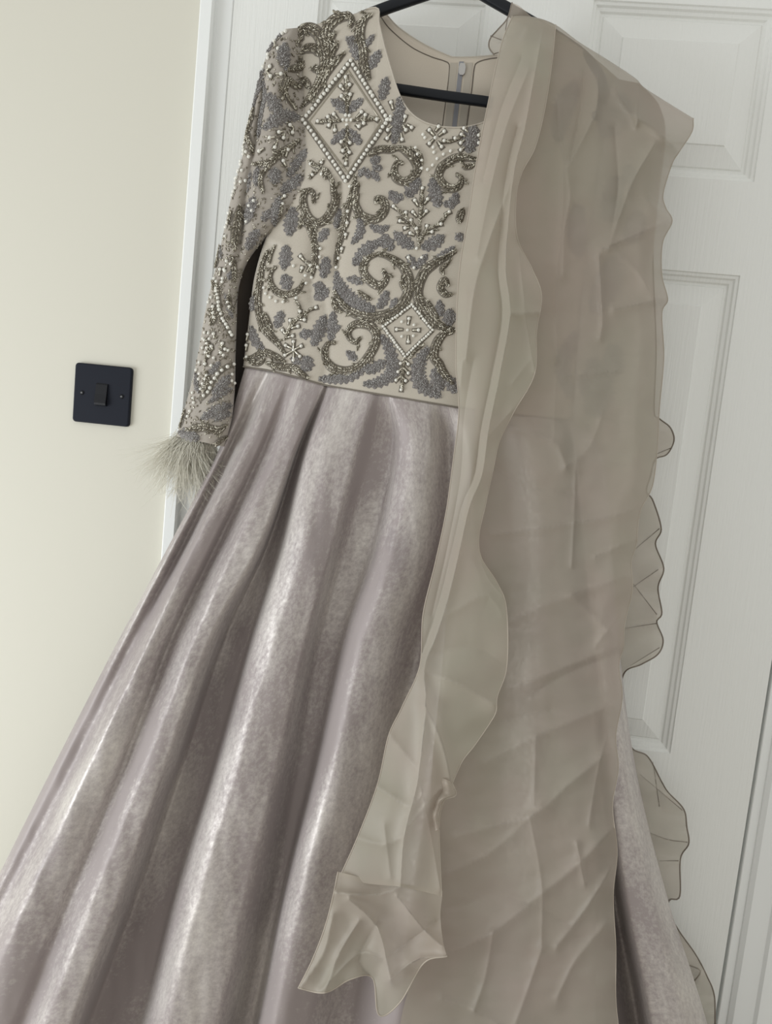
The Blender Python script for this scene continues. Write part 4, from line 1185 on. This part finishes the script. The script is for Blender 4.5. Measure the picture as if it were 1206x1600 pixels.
# crumpled tail of the front fold
T_top = [(528, 1362), (570, 1372), (627, 1380), (692, 1392)]
T_bot = [(466, 1544), (508, 1551), (548, 1530), (582, 1528), (592, 1586), (625, 1566), (662, 1505), (698, 1494)]
T_left = [(528, 1362), (520, 1402), (508, 1448), (488, 1500), (466, 1544)]
T_right = [(692, 1392), (688, 1430), (692, 1470), (698, 1494)]
S5, U5, V5 = coons(T_top, T_bot, T_left, T_right, 110, 90)
X5, Y5 = S5[..., 0], S5[..., 1]
T_creases = [([(526, 1395), (590, 1398), (628, 1384)], -.012, 10), ([(545, 1405), (590, 1450), (610, 1530)], -.014, 12), ([(560, 1440), (530, 1490), (508, 1550)], -.010, 9), ([(590, 1440), (560, 1500), (582, 1528)], .008, 10),
             ([(620, 1400), (660, 1450), (692, 1480)], -.012, 12), ([(520, 1430), (505, 1490), (470, 1542)], -.007, 8), ([(610, 1530), (650, 1500), (695, 1494)], -.010, 10), ([(600, 1500), (640, 1470), (680, 1440)], .006, 12),
             ([(500, 1550), (560, 1490), (600, 1500)], -.006, 8)]
Y5d = yB(Y5) - 0.020 + creases(X5, Y5, T_creases) + 0.004 * fnoise(X5, Y5, 0.03, 0.03, 24.0) - 0.006 * V5
ST = PA(X5, Y5, Y5d).reshape(*X5.shape, 3)
grid_mesh('crumpled_tail', ST, M['organza_fold'], scarf)
tube('hem', ST[-1], 0.0009, M['hem'], scarf, 5)
tube('hem', ST[:, 0], 0.0008, M['hem'], scarf, 5)
# small frill curl along the seam at (700,1240)
fr_t = catmull([(706, 1222), (712, 1242), (694, 1250), (684, 1272), (686, 1296)], 40)
fr_b = catmull([(690, 1215), (688, 1240), (680, 1255), (676, 1275), (680, 1298)], 40)
Gc = []
for i in range(40):
    row = []
    for k in range(10):
        t = k / 9
        q = fr_b[i] * (1 - t) + fr_t[i] * t
        row.append(P(q[0], q[1], yB(q[1]) - 0.024 - 0.010 * math.sin(t * 3.1) - 0.003 * math.sin(i * 0.5)))
    Gc.append(row)
Gc = np.array(Gc)
grid_mesh('frill_curl', Gc, M['organza_fold'], scarf)
tube('hem', Gc[:, -1], 0.0009, M['hem'], scarf, 5)

# the other end, hanging behind the gown: its ruffled edge shows at the side
C_right = [(990, 140), (1025, 200), (1022, 280), (1020, 400), (1025, 540), (1022, 640), (1030, 654), (1047, 668), (1053, 688), (1042, 710), (1024, 718), (1016, 745), (1010, 768), (1020, 782), (1033, 826), (1024, 850), (1037, 888), (1028, 918), (1034, 958), (1026, 972),
           (1036, 1000), (1028, 1022), (1002, 1038), (975, 1052), (970, 1100), (985, 1165), (1012, 1182), (1034, 1222), (1044, 1238), (1068, 1264), (1073, 1292), (1076, 1318), (1063, 1342), (1062, 1400), (1046, 1406), (1045, 1425), (1062, 1456), (1086, 1490), (1104, 1524), (1116, 1556), (1118, 1610), (1130, 1700)]
C_left = [(900, 100), (905, 500), (895, 800), (890, 1050), (905, 1200), (950, 1400), (990, 1560), (1010, 1700)]
S6, U6, V6 = coons([(900, 100), (950, 116), (990, 140)], [(1010, 1700), (1070, 1705), (1130, 1700)], C_left, C_right, 60, 420)
X6, Y6 = S6[..., 0], S6[..., 1]
C_creases = [([(1000, 720), (1048, 700)], -.006, 8), ([(990, 860), (1030, 826)], -.006, 8), ([(985, 920), (1028, 890)], -.006, 8), ([(980, 900), (1026, 960)], -.005, 8), ([(975, 982), (1026, 974)], -.007, 8), ([(985, 1040), (1030, 1012)], -.004, 8),
             ([(1000, 1210), (1066, 1266)], -.006, 9), ([(1012, 1300), (1044, 1312), (1074, 1316)], -.007, 7), ([(1030, 1345), (1060, 1345)], -.005, 8), ([(1020, 1190), (1030, 1260)], .005, 10),
             ([(1072, 1510), (1096, 1518), (1088, 1540), (1086, 1560)], -.006, 6)]
Y6d = -0.048 + creases(X6, Y6, C_creases) * 1.3 + 0.010 * np.sin(Y6 * 0.07 + 2 * np.sin(Y6 * 0.02)) * smooth01((U6 - 0.6) / 0.4) + 0.003 * fnoise(X6, Y6, .02, .02, 31)
Y6d = np.minimum(Y6d, -0.022)
SC = PA(X6, Y6, Y6d).reshape(*X6.shape, 3)
grid_mesh('back_layer', SC, M['organza_thin'], scarf)
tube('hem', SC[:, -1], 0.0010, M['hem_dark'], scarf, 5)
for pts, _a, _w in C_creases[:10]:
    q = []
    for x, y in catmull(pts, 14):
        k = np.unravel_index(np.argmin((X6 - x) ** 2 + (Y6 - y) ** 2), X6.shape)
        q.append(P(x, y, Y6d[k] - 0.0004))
    tube('fold_shade_line', q, np.linspace(0.0002, 0.0006, 14), M['hem_dark'], scarf, 5)  # thin dark tubes painting the shade along the ruffle folds
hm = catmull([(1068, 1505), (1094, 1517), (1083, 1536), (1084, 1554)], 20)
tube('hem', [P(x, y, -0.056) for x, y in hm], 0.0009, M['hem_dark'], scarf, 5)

# ruffle curl by the neck, with the sheer bit over the hanger arm
S7, U7, V7 = coons([(800, 4), (812, 10), (830, 26)], [(772, 86), (782, 86), (800, 84)], [(800, 4), (793, 28), (778, 46), (766, 60), (764, 74), (772, 86)], [(830, 26), (815, 50), (800, 84)], 30, 60)
Y7 = -0.072 - 0.010 * np.sin(np.pi * U7) + creases(S7[..., 0], S7[..., 1], [([(766, 58), (790, 66), (805, 50)], -.006, 5), ([(795, 30), (790, 55), (796, 72)], -.005, 5)])
S7w = PA(S7[..., 0], S7[..., 1], Y7).reshape(*U7.shape, 3)
grid_mesh('neck_ruffle', S7w, M['organza_thin'], scarf)
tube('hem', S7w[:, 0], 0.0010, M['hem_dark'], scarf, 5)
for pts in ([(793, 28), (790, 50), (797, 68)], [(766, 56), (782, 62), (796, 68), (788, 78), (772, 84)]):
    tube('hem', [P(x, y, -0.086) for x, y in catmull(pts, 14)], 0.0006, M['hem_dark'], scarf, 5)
